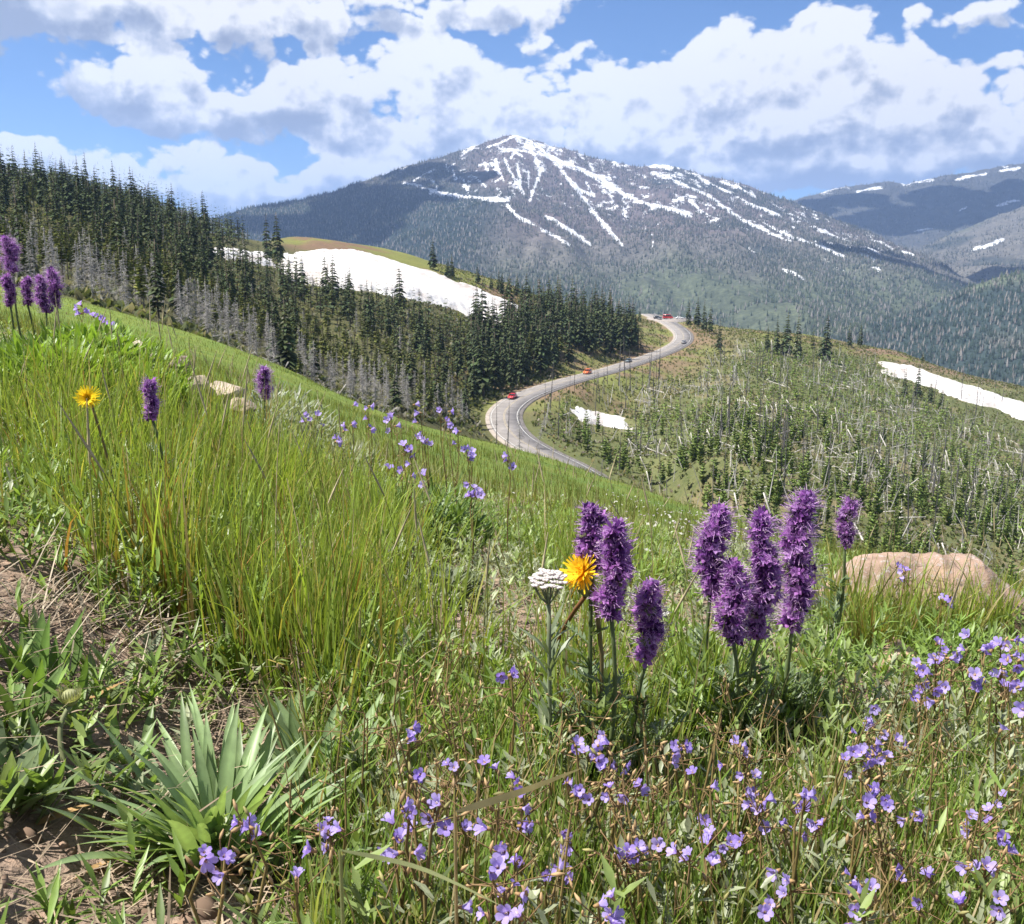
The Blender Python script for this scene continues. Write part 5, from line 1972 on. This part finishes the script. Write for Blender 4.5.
for a in [
    (591, 505, 572, 30, 'purple flower spike behind the golden yellow bloom, at left of its cluster', None, .33, -.02, 1),
    (615, 519, 622, 36, 'purple flower spike right of the golden yellow bloom', None, .31, .06, 2),
    (649, 577, 662, 36, 'short lowest purple flower spike right of the golden yellow bloom', None, .24, .02, 3),
    (713, 503, 600, 40, 'leftmost of the tall purple flower spikes in the four spike cluster', None, .31, .03, 4),
    (734, 558, 648, 36, 'shorter purple spike in front, second of the four spike cluster', None, .25, -.03, 5),
    (762, 507, 646, 35, 'purple spike with gaps between the shorter one and the tallest spike', None, .285, .0, 6),
    (798, 488, 636, 40, 'tallest and thickest purple flower spike in the four spike cluster', None, .295, .03, 7),
    (847, 498, 545, 24, 'single small purple flower spike above the left end of the pink boulder', 2.0, .3, .05, 8),
    (10, 237, 272, 17, 'topmost purple spike against the dark forest at the left edge', 3.9, .3, -.1, 9),
    (9, 275, 306, 13, 'thin purple spike directly below the topmost one at the left edge', 3.8, .3, 0, 10),
    (27, 278, 305, 12, 'small reddish purple spike, second in the row on the left crest', 3.8, .3, .05, 11),
    (42, 276, 313, 14, 'dark leaning purple spike in the middle of the left crest row', 3.75, .3, -.15, 12),
    (54, 270, 306, 16, 'broadest purple spike at the right end of the left crest row', 3.8, .3, -.05, 13),
    (151, 379, 420, 18, 'dark purple spike right of the yellow daisy', 2.0, .3, 0, 14),
    (264, 367, 398, 18, 'lone short purple spike above the pale silvery bush', 3.5, .3, 0, 15),
]:
    purple_spike(*a[:5], Y=a[5], h=a[6], lean=a[7], seed=a[8], stem=a[1] > 300)


# ------------------------------------------------------------------ yellow blooms, yarrow and buds
def daisy(c, d, rad, colr, n, label, base, layers=3, bud=(.30, .30, .12)):
    """head of many narrow rays facing d, on a stem to the ground"""
    rng = np.random.default_rng(int(c[0] * 1000) % 999 + 5)
    d = np.asarray(d, float); d /= np.linalg.norm(d)
    s1 = np.cross(d, [0, 0, 1.0]); s1 /= np.linalg.norm(s1); s2 = np.cross(s1, d)
    o = thing('yellow_daisy', label, 'flower', base)
    b = np.asarray(base)
    m = MB()
    for ly in range(layers):
        for i in range(n):
            a = i * 6.283 / n + rng.uniform(-.1, .1) + ly * .1
            u = math.cos(a) * s1 + math.sin(a) * s2
            w = np.cross(d, u)
            L = rad * (1 - .2 * ly) * rng.uniform(.72, 1.15)
            lift = (.10 + .42 * ly) + rng.uniform(-.06, .1)
            q0, q1, q2 = c - b + u * rad * .06, c - b + u * L * .55 + d * L * lift * .6, c - b + u * L + d * L * lift
            ww = rad * .05
            tone = np.asarray(colr) * rng.uniform(.85, 1.1)
            m.add(np.array([q0 - w * ww * .5, q0 + w * ww * .5, q1 + w * ww, q2 + w * ww * .7, q2 - w * ww * .7, q1 - w * ww]), np.array([[0, 1, 2, 5], [5, 2, 3, 4]]), tone)
    m.build('rays', M_PETAL, o)
    m = MB()
    for i in range(60):
        a, rr = rng.uniform(0, 6.28), rad * .3 * math.sqrt(rng.random())
        p0 = c - b + (math.cos(a) * s1 + math.sin(a) * s2) * rr
        v, f = tube([p0, p0 + d * rad * rng.uniform(.2, .45)], [rad * .022, rad * .012], 4, True); m.add(v, f, np.asarray(colr) * [1, .95, .8])
    m.build('disc', M_PETAL, o)
    m = MB()
    v, f = tube([c - b - d * rad * .55, c - b - d * rad * .3, c - b - d * rad * .02], [rad * .12, rad * .34, rad * .28], 12); m.add(v, f, bud)
    m.build('calyx', M_STEM, o)
    m = MB()
    e = c - b - d * rad * .5
    q = np.linspace(0, 1, 7)[:, None]
    pts = q * e[None] + np.sin(q * math.pi) * (-d[None] * .03)
    pts[0, 2] -= .02
    v, f = tube(pts, rad * .1, 7); m.add(v, f, (.20, .16, .07))
    m.build('stem', M_STEM, o)


c = at_depth(88, 398, 1.75)
daisy(c, (.15, -1, .35), .0235, (.92, .74, .03), 34, 'bright yellow daisy alone in the grass at left', (c[0] + .02, c[1] + .05, hz(c[0] + .02, c[1] + .05)))
c = on_ground(583, 573, h=.29)
daisy(c, (-.75, -.45, .5), .029, (.95, .66, .03), 36, 'golden yellow bloom seen from the side against purple spikes', (c[0] - .0, c[1] + .02, hz(c[0], c[1] + .02)))


def bud(px, py, h, base_px, base_py, rpx, stemcol, colr, label):
    rng = np.random.default_rng(px)
    c = on_ground(px, py, h=h)
    b = on_ground(base_px, base_py) if base_py else np.array([c[0], c[1] + .01, hz(c[0], c[1] + .01)])
    o = thing('flower_bud', label, 'flower bud', b)
    r = rpx * c[1] / FOC
    e = c - b
    m = MB()
    q = np.linspace(0, 1, 9)[:, None]
    pts = q * (e - [0, 0, r])[None] + np.sin(q * math.pi) * np.array([-.012, 0, .012])[None]
    pts[0, 2] -= .02
    v, f = tube(pts, .0028, 8); m.add(v, f, stemcol)
    m.build('stem', M_STEM, o)
    m = MB()
    v, f = tube([e - [0, 0, r * 1.1], e - [0, 0, r * .7], e, e + [0, 0, r * .6], e + [0, 0, r * .85]], [r * .3, r * .85, r, r * .8, r * .45], 12); m.add(v, f, colr)
    m.build('bud_body', M_STEM, o)
    m = MB()
    n = 26
    a = np.arange(n) * 6.283 / n
    P = e[None] - [0, 0, r * .9] + np.stack([np.cos(a), np.sin(a), 0 * a], 1) * r * .5
    V, F_, t, idx = ribbons(P, a, np.full(n, r * 2.4), np.full(n, r * .34), np.full(n, .75), np.full(n, -1.25), 4, [.9, 1, .8, .5, .1], rng, 0.0)
    m.add(V, F_, np.asarray(colr) * rng.uniform(.8, 1.25, n)[idx][:, None])
    m.build('bracts', M_LEAF, o)


bud(586, 588, .265, 548, 700, 8, (.21, .10, .045), (.27, .29, .16), 'closed green bud on a curved reddish stalk below the golden yellow bloom')
bud(70, 697, .085, 74, 792, 9, (.20, .22, .11), (.30, .31, .15), 'pale green shaggy bud on a hairy stalk at lower left')


def yarrow(px, py, wpx, h, label):
    rng = np.random.default_rng(px + 3)
    c = on_ground(px, py, h=h)
    b = np.array([c[0] + .005, c[1] + .02, hz(c[0] + .005, c[1] + .02)])
    R_ = wpx * c[1] / FOC * .5
    o = thing('white_yarrow', label, 'flower', b)
    e = c - b
    fl, sk = MB(), MB()
    top = e - [0, 0, .03]
    q = np.linspace(0, 1, 6)[:, None]
    pts = q * top[None]; pts[0, 2] -= .02
    v, f = tube(pts, .0026, 7); sk.add(v, f, (.19, .22, .13))
    for i in range(34):
        a, rr = i * 2.4, R_ * math.sqrt((i + .5) / 34)
        p = e + np.array([rr * math.cos(a), rr * math.sin(a), .007 * (1 - (rr / R_) ** 2) + .2 * rr * math.sin(a) + rng.normal(0, .0012)])
        if i % 3 == 0:
            v, f = tube([top, top * .4 + p * .6 - [0, 0, .006], p - [0, 0, .003]], [.0009, .0008, .0012], 4, False); sk.add(v, f, (.20, .235, .14))
        for k in range(7):
            a2 = k * 6.283 / 6
            r2 = .0032 if k < 6 else 0
            pc = p + np.array([r2 * math.cos(a2), r2 * math.sin(a2), rng.uniform(0, .0012)])
            v, f = tube([pc - [0, 0, .001], pc + [0, 0, .0004], pc + [0, 0, .0012]], [.0012, .0022, .0008], 6); fl.add(v, f, np.array([.80, .79, .72]) * rng.uniform(.85, 1.05))
    sk.build('stem', M_STEM, o)
    fl.build('flower_head', M_PETAL, o)
    m = MB()
    n = 40
    t0 = rng.uniform(.05, .85, n)
    V, F_, t, idx = ribbons(t0[:, None] * top[None], rng.uniform(0, 6.28, n), rng.uniform(.02, .06, n), np.full(n, .006), rng.uniform(.3, 1, n), .5, 3, [.4, 1, .8, .1], rng, .5)
    m.add(V, F_, np.array([.19, .235, .14]))
    m.build('foliage', M_LEAF, o)


yarrow(549, 581, 38, .28, 'flat topped white yarrow left of the golden yellow bloom')


# ------------------------------------------------------------------ lavender flowers
L_A, L_B = np.array([.46, .38, .74]), np.array([.35, .26, .66])


def blossom_mesh(seed):
    rng = np.random.default_rng(seed)
    m = MB()
    tone = (L_A if seed % 3 else L_B) * rng.uniform(.9, 1.1)
    op = rng.uniform(.3, 1.6)               # how far the bell is closed
    for k in range(5):
        b = k * 1.2566 + rng.uniform(-.12, .12)
        o = np.array([math.cos(b), math.sin(b), 0]); w = np.array([-math.sin(b), math.cos(b), 0])
        rows = []
        for t, rr, zz, ww in ((0, .12, 0, .10), (.35, .38, .35, .30), (.7, .72, .55, .40), (1, 1.0, .62, .22)):
            zz = zz * (.5 + op) + rng.uniform(-.03, .03)
            rows.append([o * rr + w * -ww + [0, 0, zz + .06], o * rr + [0, 0, zz], o * rr + w * ww + [0, 0, zz + .06]])
        c = np.repeat(np.array([tone * .8 + .12, tone * 1.1, tone, tone * .92]), 3, 0)
        m.add(np.array(rows), grid_faces(4, 3), c)
    for k in range(5):
        b = rng.uniform(0, 6.28)
        v, f = tube([(0, 0, .1), (.12 * math.cos(b), .12 * math.sin(b), .75)], [.03, .03], 3, True); m.add(v, f, (.75, .55, .18) if k % 2 else (.8, .78, .8))
    return m.mesh('blossom', M_PETAL)


BLOSSOMS = [blossom_mesh(s) for s in range(9)]


def lavender(flowers, h, label, group, seed, Y=None, rad=.0068, rust=1.0, cat='wildflower', leaf=True):
    rng = np.random.default_rng(seed)
    pts = [on_ground(px, py, h=h * rng.uniform(.88, 1.08)) if Y is None else at_depth(px, py, Y * rng.uniform(.98, 1.02)) for px, py in flowers]
    P = np.array(pts)
    b = P.mean(0) + [rng.normal(0, .012), .012, 0]
    b[2] = hz(b[0], b[1])
    o = thing('lavender_wildflower', label, cat, b, group)
    st, ca = MB(), MB()
    hub = (P.mean(0) - b) * .55
    v, f = tube([[0, 0, -.02], hub * .5 + rng.normal(0, .004, 3), hub], [.0022, .002, .0018], 5, False); st.add(v, f, (.16, .11, .055))
    for p in P - b:
        mid = hub * .45 + p * .55 + rng.normal(0, .006, 3)
        v, f = tube([hub * .8, mid, p], [.0016, .0013, .001], 4, False); st.add(v, f, np.array([.22, .165, .065]) * rng.uniform(.8, 1.2))
        nb = 1 + (rng.random() < .85) + (rng.random() < .6) + (rng.random() < .3)
        for k in range(nb):
            fp = p + (rng.normal(0, rad * 1.15, 3) if k else 0)
            d = np.array([rng.normal(-.1, .8), rng.uniform(-1, .35), rng.uniform(-.15, 1)])
            fl = link('blossom', BLOSSOMS[rng.integers(9)], o)
            fl.location = fp
            fl.rotation_euler = Vector(d).to_track_quat('Z', 'Y').to_euler()
            s = rad * rng.uniform(.7, 1.1)
            fl.scale = (s, s, s)
            v, f = tube([fp - Vector(d).normalized() * s * .55, fp + Vector(d).normalized() * s * .12], [s * .16, s * .3], 5, True); ca.add(v, f, np.array([.36, .23, .11]))
        for k in range(int(rng.integers(4, 9) * rust)):       # spent tan calyces around the blossoms
            cp = p + rng.normal(0, 1, 3) * [.016, .012, .014] - [0, 0, .008]
            d = rng.normal(0, .5, 3) + [0, 0, .7]; d /= np.linalg.norm(d)
            s = rng.uniform(.003, .005)
            v, f = tube([cp - d * s, cp, cp + d * s * 1.1], [s * .2, s * .38, s * .12], 5, True)
            ca.add(v, f, (np.array([.40, .27, .14]) if rng.random() < .6 else np.array([.27, .25, .10])) * rng.uniform(.7, 1.25))
            v, f = tube([cp - d * s, hub * .2 + p * .8], [.0006, .0006], 3, False); ca.add(v, f, (.22, .14, .07))
    st.build('stem', M_STEM, o)
    ca.build('calyces', M_STEM, o)
    if leaf:
        m = MB()
        n = 26
        t0 = rng.uniform(.05, .85, n)
        V, F_, t, idx = ribbons(t0[:, None] * hub[None] + rng.normal(0, .01, (n, 3)) * [1, 1, 0], rng.uniform(0, 6.28, n), rng.uniform(.018, .05, n), np.full(n, .005), rng.uniform(.4, 1.3, n), .4, 3, [.4, 1, .8, .1], rng, .4, .12)
        m.add(V, F_, np.array([.12, .17, .05]) * rng.uniform(.7, 1.3, n)[idx][:, None])
        m.build('foliage', M_LEAF, o)
    return o


GB = 'lavender wildflowers along the bottom centre'
GR = 'lavender wildflowers in the lower right corner'
BOT = [
    ([(416, 779), (410, 812), (440, 805)], 'lavender wildflower cluster at the left end of the bottom centre patch'),
    ([(454, 768), (485, 763), (463, 828)], 'lavender wildflower with tan seed heads at the top of the bottom centre patch'),
    ([(399, 853), (395, 838), (408, 826)], 'drooping lavender flowers just right of the broad leaved rosette'),
    ([(521, 826), (522, 808), (520, 790)], 'tall stacked lavender flowers in the middle of the bottom centre patch'),
    ([(505, 868), (490, 872), (516, 862)], 'largest open lavender blooms near the bottom edge, left of centre'),
    ([(565, 832)], 'single lavender flower between the stacked blooms and the large bottom cluster'),
    ([(568, 783), (580, 790)], 'lavender flower pair level with the tan seed heads'),
    ([(605, 768), (625, 765), (610, 788), (640, 785)], 'lavender cluster below the tall grass in the bottom centre'),
    ([(627, 858), (640, 850), (615, 855), (658, 846)], 'widest cluster of open lavender blooms at the bottom, right of centre'),
    ([(545, 875), (560, 868)], 'lavender pair right of the largest open blooms near the bottom edge'),
    ([(485, 914), (520, 917)], 'small lavender flowers touching the bottom edge, left of centre'),
    ([(610, 917), (598, 905)], 'small lavender flowers touching the bottom edge, right of centre'),
    ([(672, 752), (686, 748)], 'pair of lavender flowers below the lowest purple spike'),
    ([(610, 744), (576, 745)], 'two small pale lavender flowers above the bottom centre patch'),
    ([(408, 738)], 'one small lavender flower alone above the left end of the bottom patch'),
    ([(511, 675)], 'lone lavender flower among green grass under the white yarrow'),
    ([(690, 855), (712, 866)], 'lavender flowers right of the widest bottom cluster'),
    ([(250, 828)], 'lone lavender flower above the broad leaved rosette'),
    ([(225, 858), (205, 860)], 'lavender flower lying over the middle of the rosette'),
    ([(330, 832), (328, 822)], 'small lavender flowers over the right leaves of the rosette'),
    ([(296, 880)], 'small lavender flower over the lower right of the rosette'),
]
for i, (fl, lab) in enumerate(BOT):
    lavender(fl, (rngF.uniform(.11, .15) if fl[0][1] > 815 else rngF.uniform(.15, .2)) if fl[0][1] > 700 else .18, lab, GB if i not in (15,) else None, 300 + i)
RIGHTF = [
    ([(745, 795), (755, 776), (740, 746), (750, 806)], 'upright lavender cluster below the four spike cluster'),
    ([(765, 800), (710, 787)], 'lavender flowers at each side of the upright cluster'),
    ([(783, 830), (818, 828)], 'two lavender flowers below the upright cluster'),
    ([(805, 795), (800, 806)], 'small lavender flowers right of the upright cluster'),
    ([(845, 758), (852, 752)], 'pale lavender flower below the single small purple spike'),
    ([(875, 750), (870, 768), (880, 760)], 'rounded lavender cluster below the tan stone'),
    ([(868, 800), (880, 790), (865, 818)], 'lavender flowers stacked under the rounded cluster'),
    ([(922, 822), (915, 812)], 'wide open lavender flower in the middle of the lower right'),
    ([(970, 830), (985, 815), (994, 806)], 'lavender flowers stepping upward near the right edge'),
    ([(930, 878), (920, 902)], 'lavender flowers near the bottom right corner'),
    ([(860, 885), (855, 910), (895, 870)], 'lavender flowers at the bottom, left of the corner ones'),
    ([(740, 842), (712, 838), (705, 820)], 'lavender flowers left of the two below the upright cluster'),
    ([(985, 868), (1005, 850)], 'small lavender flowers at the right edge above the bottom corner'),
    ([(790, 880), (770, 905)], 'small lavender flowers at the bottom between two larger groups'),
    ([(960, 905), (1000, 910)], 'lavender flowers touching the bottom edge at the right corner'),
]
for i, (fl, lab) in enumerate(RIGHTF):
    lavender(fl, rngF.uniform(.11, .15) if fl[0][1] > 815 else rngF.uniform(.14, .18), lab, GR, 340 + i, rust=.9)
GM = 'lavender wildflowers below the pink boulder'
MID = [
    ([(917, 663), (935, 660), (945, 655)], 'lavender cluster just below the tan stone and right of it', .17),
    ([(920, 690), (935, 690)], 'lower lavender pair beneath the tan stone cluster', .14),
    ([(958, 655), (985, 655), (975, 675)], 'lavender flowers on rusty stalks below the pink boulder', .18),
    ([(1000, 645), (1018, 640), (1020, 660)], 'lavender flowers at the right edge below the boulder end', .19),
    ([(1000, 675), (1010, 685)], 'lavender pair at the right edge under the boulder end', .16),
    ([(1001, 730)], 'single lavender flower near the right edge', .16),
    ([(905, 571)], 'pale lavender flower standing before the pink boulder', .2),
    ([(944, 598)], 'flat lavender flower head before the lower face of the pink boulder', .17),
    ([(875, 725), (895, 740)], 'tiny lavender flowers low in the grass left of the rusty stalks', .1),
]
for i, (fl, lab, h) in enumerate(MID):
    lavender(fl, h, lab, GM, 370 + i, rad=.0098)
GC = 'lavender wildflowers on the crest at centre'
CREST = [
    ([(421, 435), (420, 413), (428, 442)], 'lavender flowers at the top of the crest before the forest foot', 3.0),
    ([(440, 410), (446, 420)], 'highest lavender flowers on the crest', 3.1),
    ([(458, 432), (450, 425)], 'lavender flowers at right of the highest ones on the crest', 3.0),
    ([(404, 446), (410, 450)], 'pair of deep lavender flowers below the crest top', 2.8),
    ([(402, 470), (412, 476)], 'pale lavender flower low on the crest', 2.6),
    ([(391, 418), (396, 426)], 'lavender flowers left of the highest ones on the crest', 3.2),
    ([(368, 408), (371, 430)], 'tall pale lavender stalk at left of the crest group', 3.2),
    ([(508, 456)], 'round lavender flower head alone below the lower road bend', 2.7),
    ([(474, 488), (478, 492)], 'small pink lavender flower low in the grass below the crest', 2.4),
    ([(310, 420), (322, 426)], 'pale lavender flowers right of the silvery bush', 3.2),
    ([(340, 440), (352, 425)], 'faded pinkish flower stalks left of the crest group', 3.1),
    ([(470, 455), (466, 448)], 'faded lavender flower at the right shoulder of the crest', 3.0),
]
for i, (fl, lab, Y) in enumerate(CREST):
    lavender(fl, .25, lab, GC, 390 + i, Y=Y, rad=.0125, rust=.8)
for i, (fl, lab) in enumerate([([(78, 309), (84, 312)], 'pale lavender flower right of the left crest spike row'), ([(98, 316), (104, 319)], 'two faint lavender flowers further down the left crest'), ([(112, 326), (120, 334)], 'faded lavender stalk above the pale weathered branch')]):
    lavender(fl, .25, lab, 'faint lavender flowers on the left crest', 410 + i, Y=4.1, rad=.015, rust=.5)


def rusty_stalks():
    """finished flower stalks with tan calyces between the blooming plants"""
    rng = np.random.default_rng(66)
    m = MB()
    for i in range(120):
        px = rng.uniform(300, 1060); py = rng.uniform(780, 1010) if px < 760 else rng.uniform(720, 1010)
        p = on_ground(px, py)
        h = rng.uniform(.10, .2)
        top = p + [rng.normal(0, .03), rng.normal(0, .03), h]
        v, f = tube([p - [0, 0, .01], (p + top) / 2 + rng.normal(0, .005, 3), top], [.0014, .0012, .0008], 4, False); m.add(v, f, np.array([.24, .18, .075]) * rng.uniform(.7, 1.3))
        for k in range(rng.integers(4, 11)):
            cp = top + rng.normal(0, 1, 3) * [.016, .016, .016] - [0, 0, .01]
            s = rng.uniform(.0025, .0045)
            d = rng.normal(0, .5, 3) + [0, 0, .8]; d /= np.linalg.norm(d)
            v, f = tube([cp - d * s, cp, cp + d * s], [s * .15, s * .42, s * .12], 4, True); m.add(v, f, (np.array([.40, .28, .15]) if rng.random() < .65 else np.array([.24, .24, .08])) * rng.uniform(.7, 1.25))
            v, f = tube([cp, top - [0, 0, rng.uniform(.0, .04)]], [.0005, .0005], 3, False); m.add(v, f, (.22, .14, .07))
    tag(m.build('seed_stalks', M_STEM), 'tan spent flower stalks between the lavender blooms', kind='stuff')


rusty_stalks()


# ------------------------------------------------------------------ broad leaved plants
def rosette(px, py, n, L, wid, label, seed, th=(.3, 1.15), colr=(.205, .285, .13), spread=.05, name='broadleaf_plant', arch=0.0):
    rng = np.random.default_rng(seed)
    p = on_ground(px, py)
    o = thing(name, label, 'plant', p)
    a = rng.uniform(0, 6.28, n)
    r = np.abs(rng.normal(0, spread, n))
    P = np.stack([r * np.cos(a), r * np.sin(a), np.zeros(n)], 1)
    P[:, 2] = H(P[:, 0] + p[0], P[:, 1] + p[1]) - p[2] + .004
    t0 = rng.uniform(*th, n)
    V, F_, t, idx = ribbons(P, a + rng.normal(0, .25, n), L * rng.uniform(.55, 1.1, n), wid * rng.uniform(.7, 1.2, n), t0, rng.uniform(-.15 + arch * .5, .4 + arch * .6, n) * (1.2 - t0 * .6), 9, [.3, .45, .75, .98, 1, .95, .8, .55, .28, .03], rng, .35, .22)
    m = MB()
    tone = rng.uniform(.72, 1.25, n)
    c = np.asarray(colr)[None] * tone[idx][:, None]
    mid = (np.arange(len(c)) % 3 == 1)
    c[mid] *= 1.35
    c += np.array([.05, .03, 0]) * (t[:, None] > .9)
    m.add(V, F_, c)
    m.build('leaves', M_LEAF, o, smooth=True)
    m = MB()
    dn = max(3, n // 7)
    V, F_, t, idx = ribbons(P[:dn] - [0, 0, .0], a[:dn] + .5, L * .7 * rng.uniform(.5, 1, dn), np.full(dn, wid * .7), np.full(dn, 1.35), np.full(dn, .25), 4, [.4, 1, .8, .5, .1], rng, .5, .1)
    m.add(V, F_, np.array([.34, .22, .10]))
    m.build('withered_leaves', M_DRY, o)


rosette(215, 858, 135, .15, .0135, 'large broad leaved rosette with long grey green leaves at bottom left', 21, th=(.25, 1.0), spread=.045, arch=.75)
rosette(320, 800, 26, .125, .019, 'leafy plant standing right behind the big rosette', 22, th=(.2, 1.0), spread=.03)
rosette(285, 752, 10, .10, .017, 'few upright broad leaves above the big rosette', 23, th=(.05, .5), spread=.02)
rosette(50, 800, 30, .085, .014, 'leafy clump around the pale green shaggy bud', 24, th=(.2, 1.1), colr=(.13, .195, .06), spread=.03)
rosette(10, 815, 14, .09, .02, 'broad leaved plant cut by the left edge below the shaggy bud', 25, th=(.3, 1.1), colr=(.16, .21, .11), spread=.02)
rosette(38, 690, 16, .085, .016, 'fresh green upright leaves on the soil at left', 26, th=(.1, .8), colr=(.11, .185, .045), spread=.025)
rosette(100, 715, 22, .06, .012, 'small grey green leafy plant on the soil between the bud and the tussocks', 29, th=(.3, 1.2), colr=(.20, .26, .12), spread=.05)
rosette(130, 775, 16, .06, .012, 'small leafy seedling clump above left of the big rosette', 30, th=(.3, 1.2), colr=(.15, .23, .07), spread=.03)
rosette(18, 735, 12, .085, .016, 'small broad leaved plant below the fresh upright leaves', 27, th=(.3, 1.2), colr=(.12, .185, .06), spread=.02)
rosette(150, 668, 12, .06, .010, 'small pale leaved plant under the thick orange based tussock', 28, th=(.3, 1.1), colr=(.20, .24, .15), spread=.02)


def bushy(px, py, n, Rx, hgt, leafL, leafW, colr, label, name, cat, seed, Y=None):
    rng = np.random.default_rng(seed)
    p = on_ground(px, py) if Y is None else at_depth(px, py, Y)
    p[2] = hz(p[0], p[1])
    o = thing(name, label, cat, p)
    q = rng.normal(0, 1, (n, 3)); q /= np.linalg.norm(q, axis=1, keepdims=True)
    q *= rng.random((n, 1)) ** .4
    q[:, 2] = np.abs(q[:, 2])
    P = q * [Rx, Rx, hgt]
    a = np.arctan2(q[:, 1], q[:, 0]) + rng.normal(0, .7, n)
    V, F_, t, idx = ribbons(P, a, leafL * rng.uniform(.6, 1.3, n), leafW * rng.uniform(.7, 1.3, n), rng.uniform(.2, 1.3, n), rng.uniform(-.3, .5, n), 3, [.4, 1, .85, .1], rng, .4, .12)
    m = MB(); m.add(V, F_, np.asarray(colr)[None] * rng.uniform(.65, 1.3, n)[idx][:, None])
    m.build('foliage', M_LEAF, o)
    m = MB()
    for i in range(14):
        e = P[rng.integers(n)]
        v, f = tube([[0, 0, -.02], e * .5 + [0, 0, .01], e], [.004, .003, .001], 4, False); m.add(v, f, (.16, .12, .08))
    m.build('stem', M_STEM, o)


bushy(272, 420, 1500, .30, .30, .05, .008, (.27, .30, .22), 'pale silvery bush on the left crest below the lone purple spike', 'silvery_bush', 'bush', 31, Y=4.2)
bushy(335, 445, 700, .22, .2, .045, .008, (.22, .25, .13), 'low grey green bush beside the silvery one', 'silvery_bush', 'bush', 32, Y=3.9)
bushy(448, 605, 900, .085, .07, .022, .007, (.20, .235, .135), 'round mound of small silver green leaves on bare soil at centre', 'silver_herb', 'plant', 33)
bushy(440, 500, 700, .17, .2, .05, .009, (.13, .205, .055), 'dark green leafy clump under the crest lavender flowers', 'leafy_clump', 'plant', 34, Y=2.9)
bushy(395, 490, 600, .14, .16, .045, .010, (.11, .175, .045), 'lighter green leafy clump left of the dark one', 'leafy_clump', 'plant', 35, Y=2.8)
bushy(85, 395, 2600, .36, .22, .05, .012, (.20, .31, .055), 'bright yellow green leafy patch on the left crest behind the daisy', 'leafy_clump', 'plant', 36, Y=3.5)
bushy(45, 400, 2200, .26, .17, .05, .012, (.21, .32, .055), 'vivid green leafy patch on the left crest below the purple spike row', 'leafy_clump', 'plant', 39, Y=3.0)
bushy(128, 400, 1300, .2, .13, .045, .011, (.19, .30, .05), 'green leafy patch at right of the vivid one, before the rubble stones', 'leafy_clump', 'plant', 40, Y=3.2)
bushy(660, 755, 500, .07, .06, .028, .007, (.11, .165, .06), 'low leafy herb at the foot of the lowest purple spike', 'leafy_clump', 'plant', 37)
bushy(790, 735, 700, .09, .09, .03, .006, (.13, .18, .08), 'feathery herb at the foot of the tallest purple spike', 'leafy_clump', 'plant', 38)
# one long dry blade bent over the bottom flowers
for (a, b, c_, lab, cc) in [((455, 812), (520, 792), (582, 768), 'broad dry tan grass blade bent above the bottom flowers', (.42, .35, .20)), ((340, 850), (420, 868), (500, 905), 'long pale green stalk crossing the bottom left flowers', (.30, .33, .16))]:
    P3 = np.array([on_ground(*q, h=.2) for q in (a, b, c_)])
    path = _dense(P3, 12)
    w = np.array([.2, .6, .9, 1, 1, .95, .9, .8, .6, .45, .3, .1]) * (.006 if 'broad' in lab else .003)
    v, f = ribbon_from(path, np.tile([0, .5, .8], (12, 1)), w)
    m = MB(); m.add(v, f, cc)
    root = P3[0].copy(); root[2] = hz(root[0], root[1]) - .01
    v, f = tube([root, root * .4 + P3[0] * .6, P3[0]], [.0016, .0014, .0012], 5, False); m.add(v, f, cc)
    tag(m.build('bent_grass', M_GRASS), lab, 'grass blade')

# ------------------------------------------------------------------ mountain air
def haze():
    m, k = mat_new('mountain_air')
    vol = k.n('ShaderNodeVolumePrincipled', {'Color': (.42, .61, 1.0, 1), 'Density': 7.0e-5, 'Anisotropy': .2}).outputs[0]
    o = k.n('ShaderNodeOutputMaterial')
    k.t.links.new(vol, o.inputs['Volume'])
    mb = MB()
    v = np.array([(x, y, z) for z in (-420, 1150) for (x, y) in ((-26000, -60), (26000, -60), (26000, 16000), (-26000, 16000))], float)
    mb.add(v, [np.array([[3, 2, 1, 0], [4, 5, 6, 7], [0, 1, 5, 4], [1, 2, 6, 5], [2, 3, 7, 6], [3, 0, 4, 7]])])
    tag(mb.build('haze', m), kind='stuff')


haze()


# ------------------------------------------------------------------ clouds over the range that throw shade on it (above the picture)
def cloud(center, size, seed):
    import bmesh
    rng = np.random.default_rng(seed)
    bm = bmesh.new(); bmesh.ops.create_icosphere(bm, subdivisions=3, radius=1)
    v0 = np.array([q.co[:] for q in bm.verts]); fc = np.array([[q.index for q in f.verts] for f in bm.faces]); bm.free()
    m = MB()
    for i in range(34):
        a, rr = rng.uniform(0, 6.28), math.sqrt(rng.random())
        p = np.array([size[0] * rr * math.cos(a), size[1] * rr * math.sin(a), size[2] * (1 - rr) * rng.random()])
        s = (size[0] + size[1]) * .5 * rng.uniform(.16, .34) * (1.15 - .5 * rr)
        v = v0 * [s, s, s * .6]
        v[:, 2] = np.maximum(v[:, 2], -s * .15)
        v = v * (1 + .25 * fbm(v0[:, 0] * 2 + i, v0[:, 1] * 2 + v0[:, 2], seed + i, 3))[:, None]
        m.add(v + p, fc, (.85, .85, .87))
    o = m.build('cloud', M_CLOUD, smooth=True)
    o.location = center
    tag(o, kind='stuff')


M_CLOUD = plain_mat('cloud_white', 1, 0, .02, .01)


def shade(px, py, Y, up, size, seed):
    p = at_depth(px, py, Y)
    c = p + np.array(sd) * (up / sd[2])
    cloud(c, size, seed)


shade(360, 215, 4300, 2000, (620, 520, 150), 1)
shade(300, 225, 3700, 2050, (420, 420, 150), 2)
shade(900, 205, 6200, 1900, (1300, 700, 200), 3)
shade(1010, 195, 6300, 2050, (900, 600, 200), 4)
shade(960, 262, 3300, 1900, (420, 260, 120), 6)
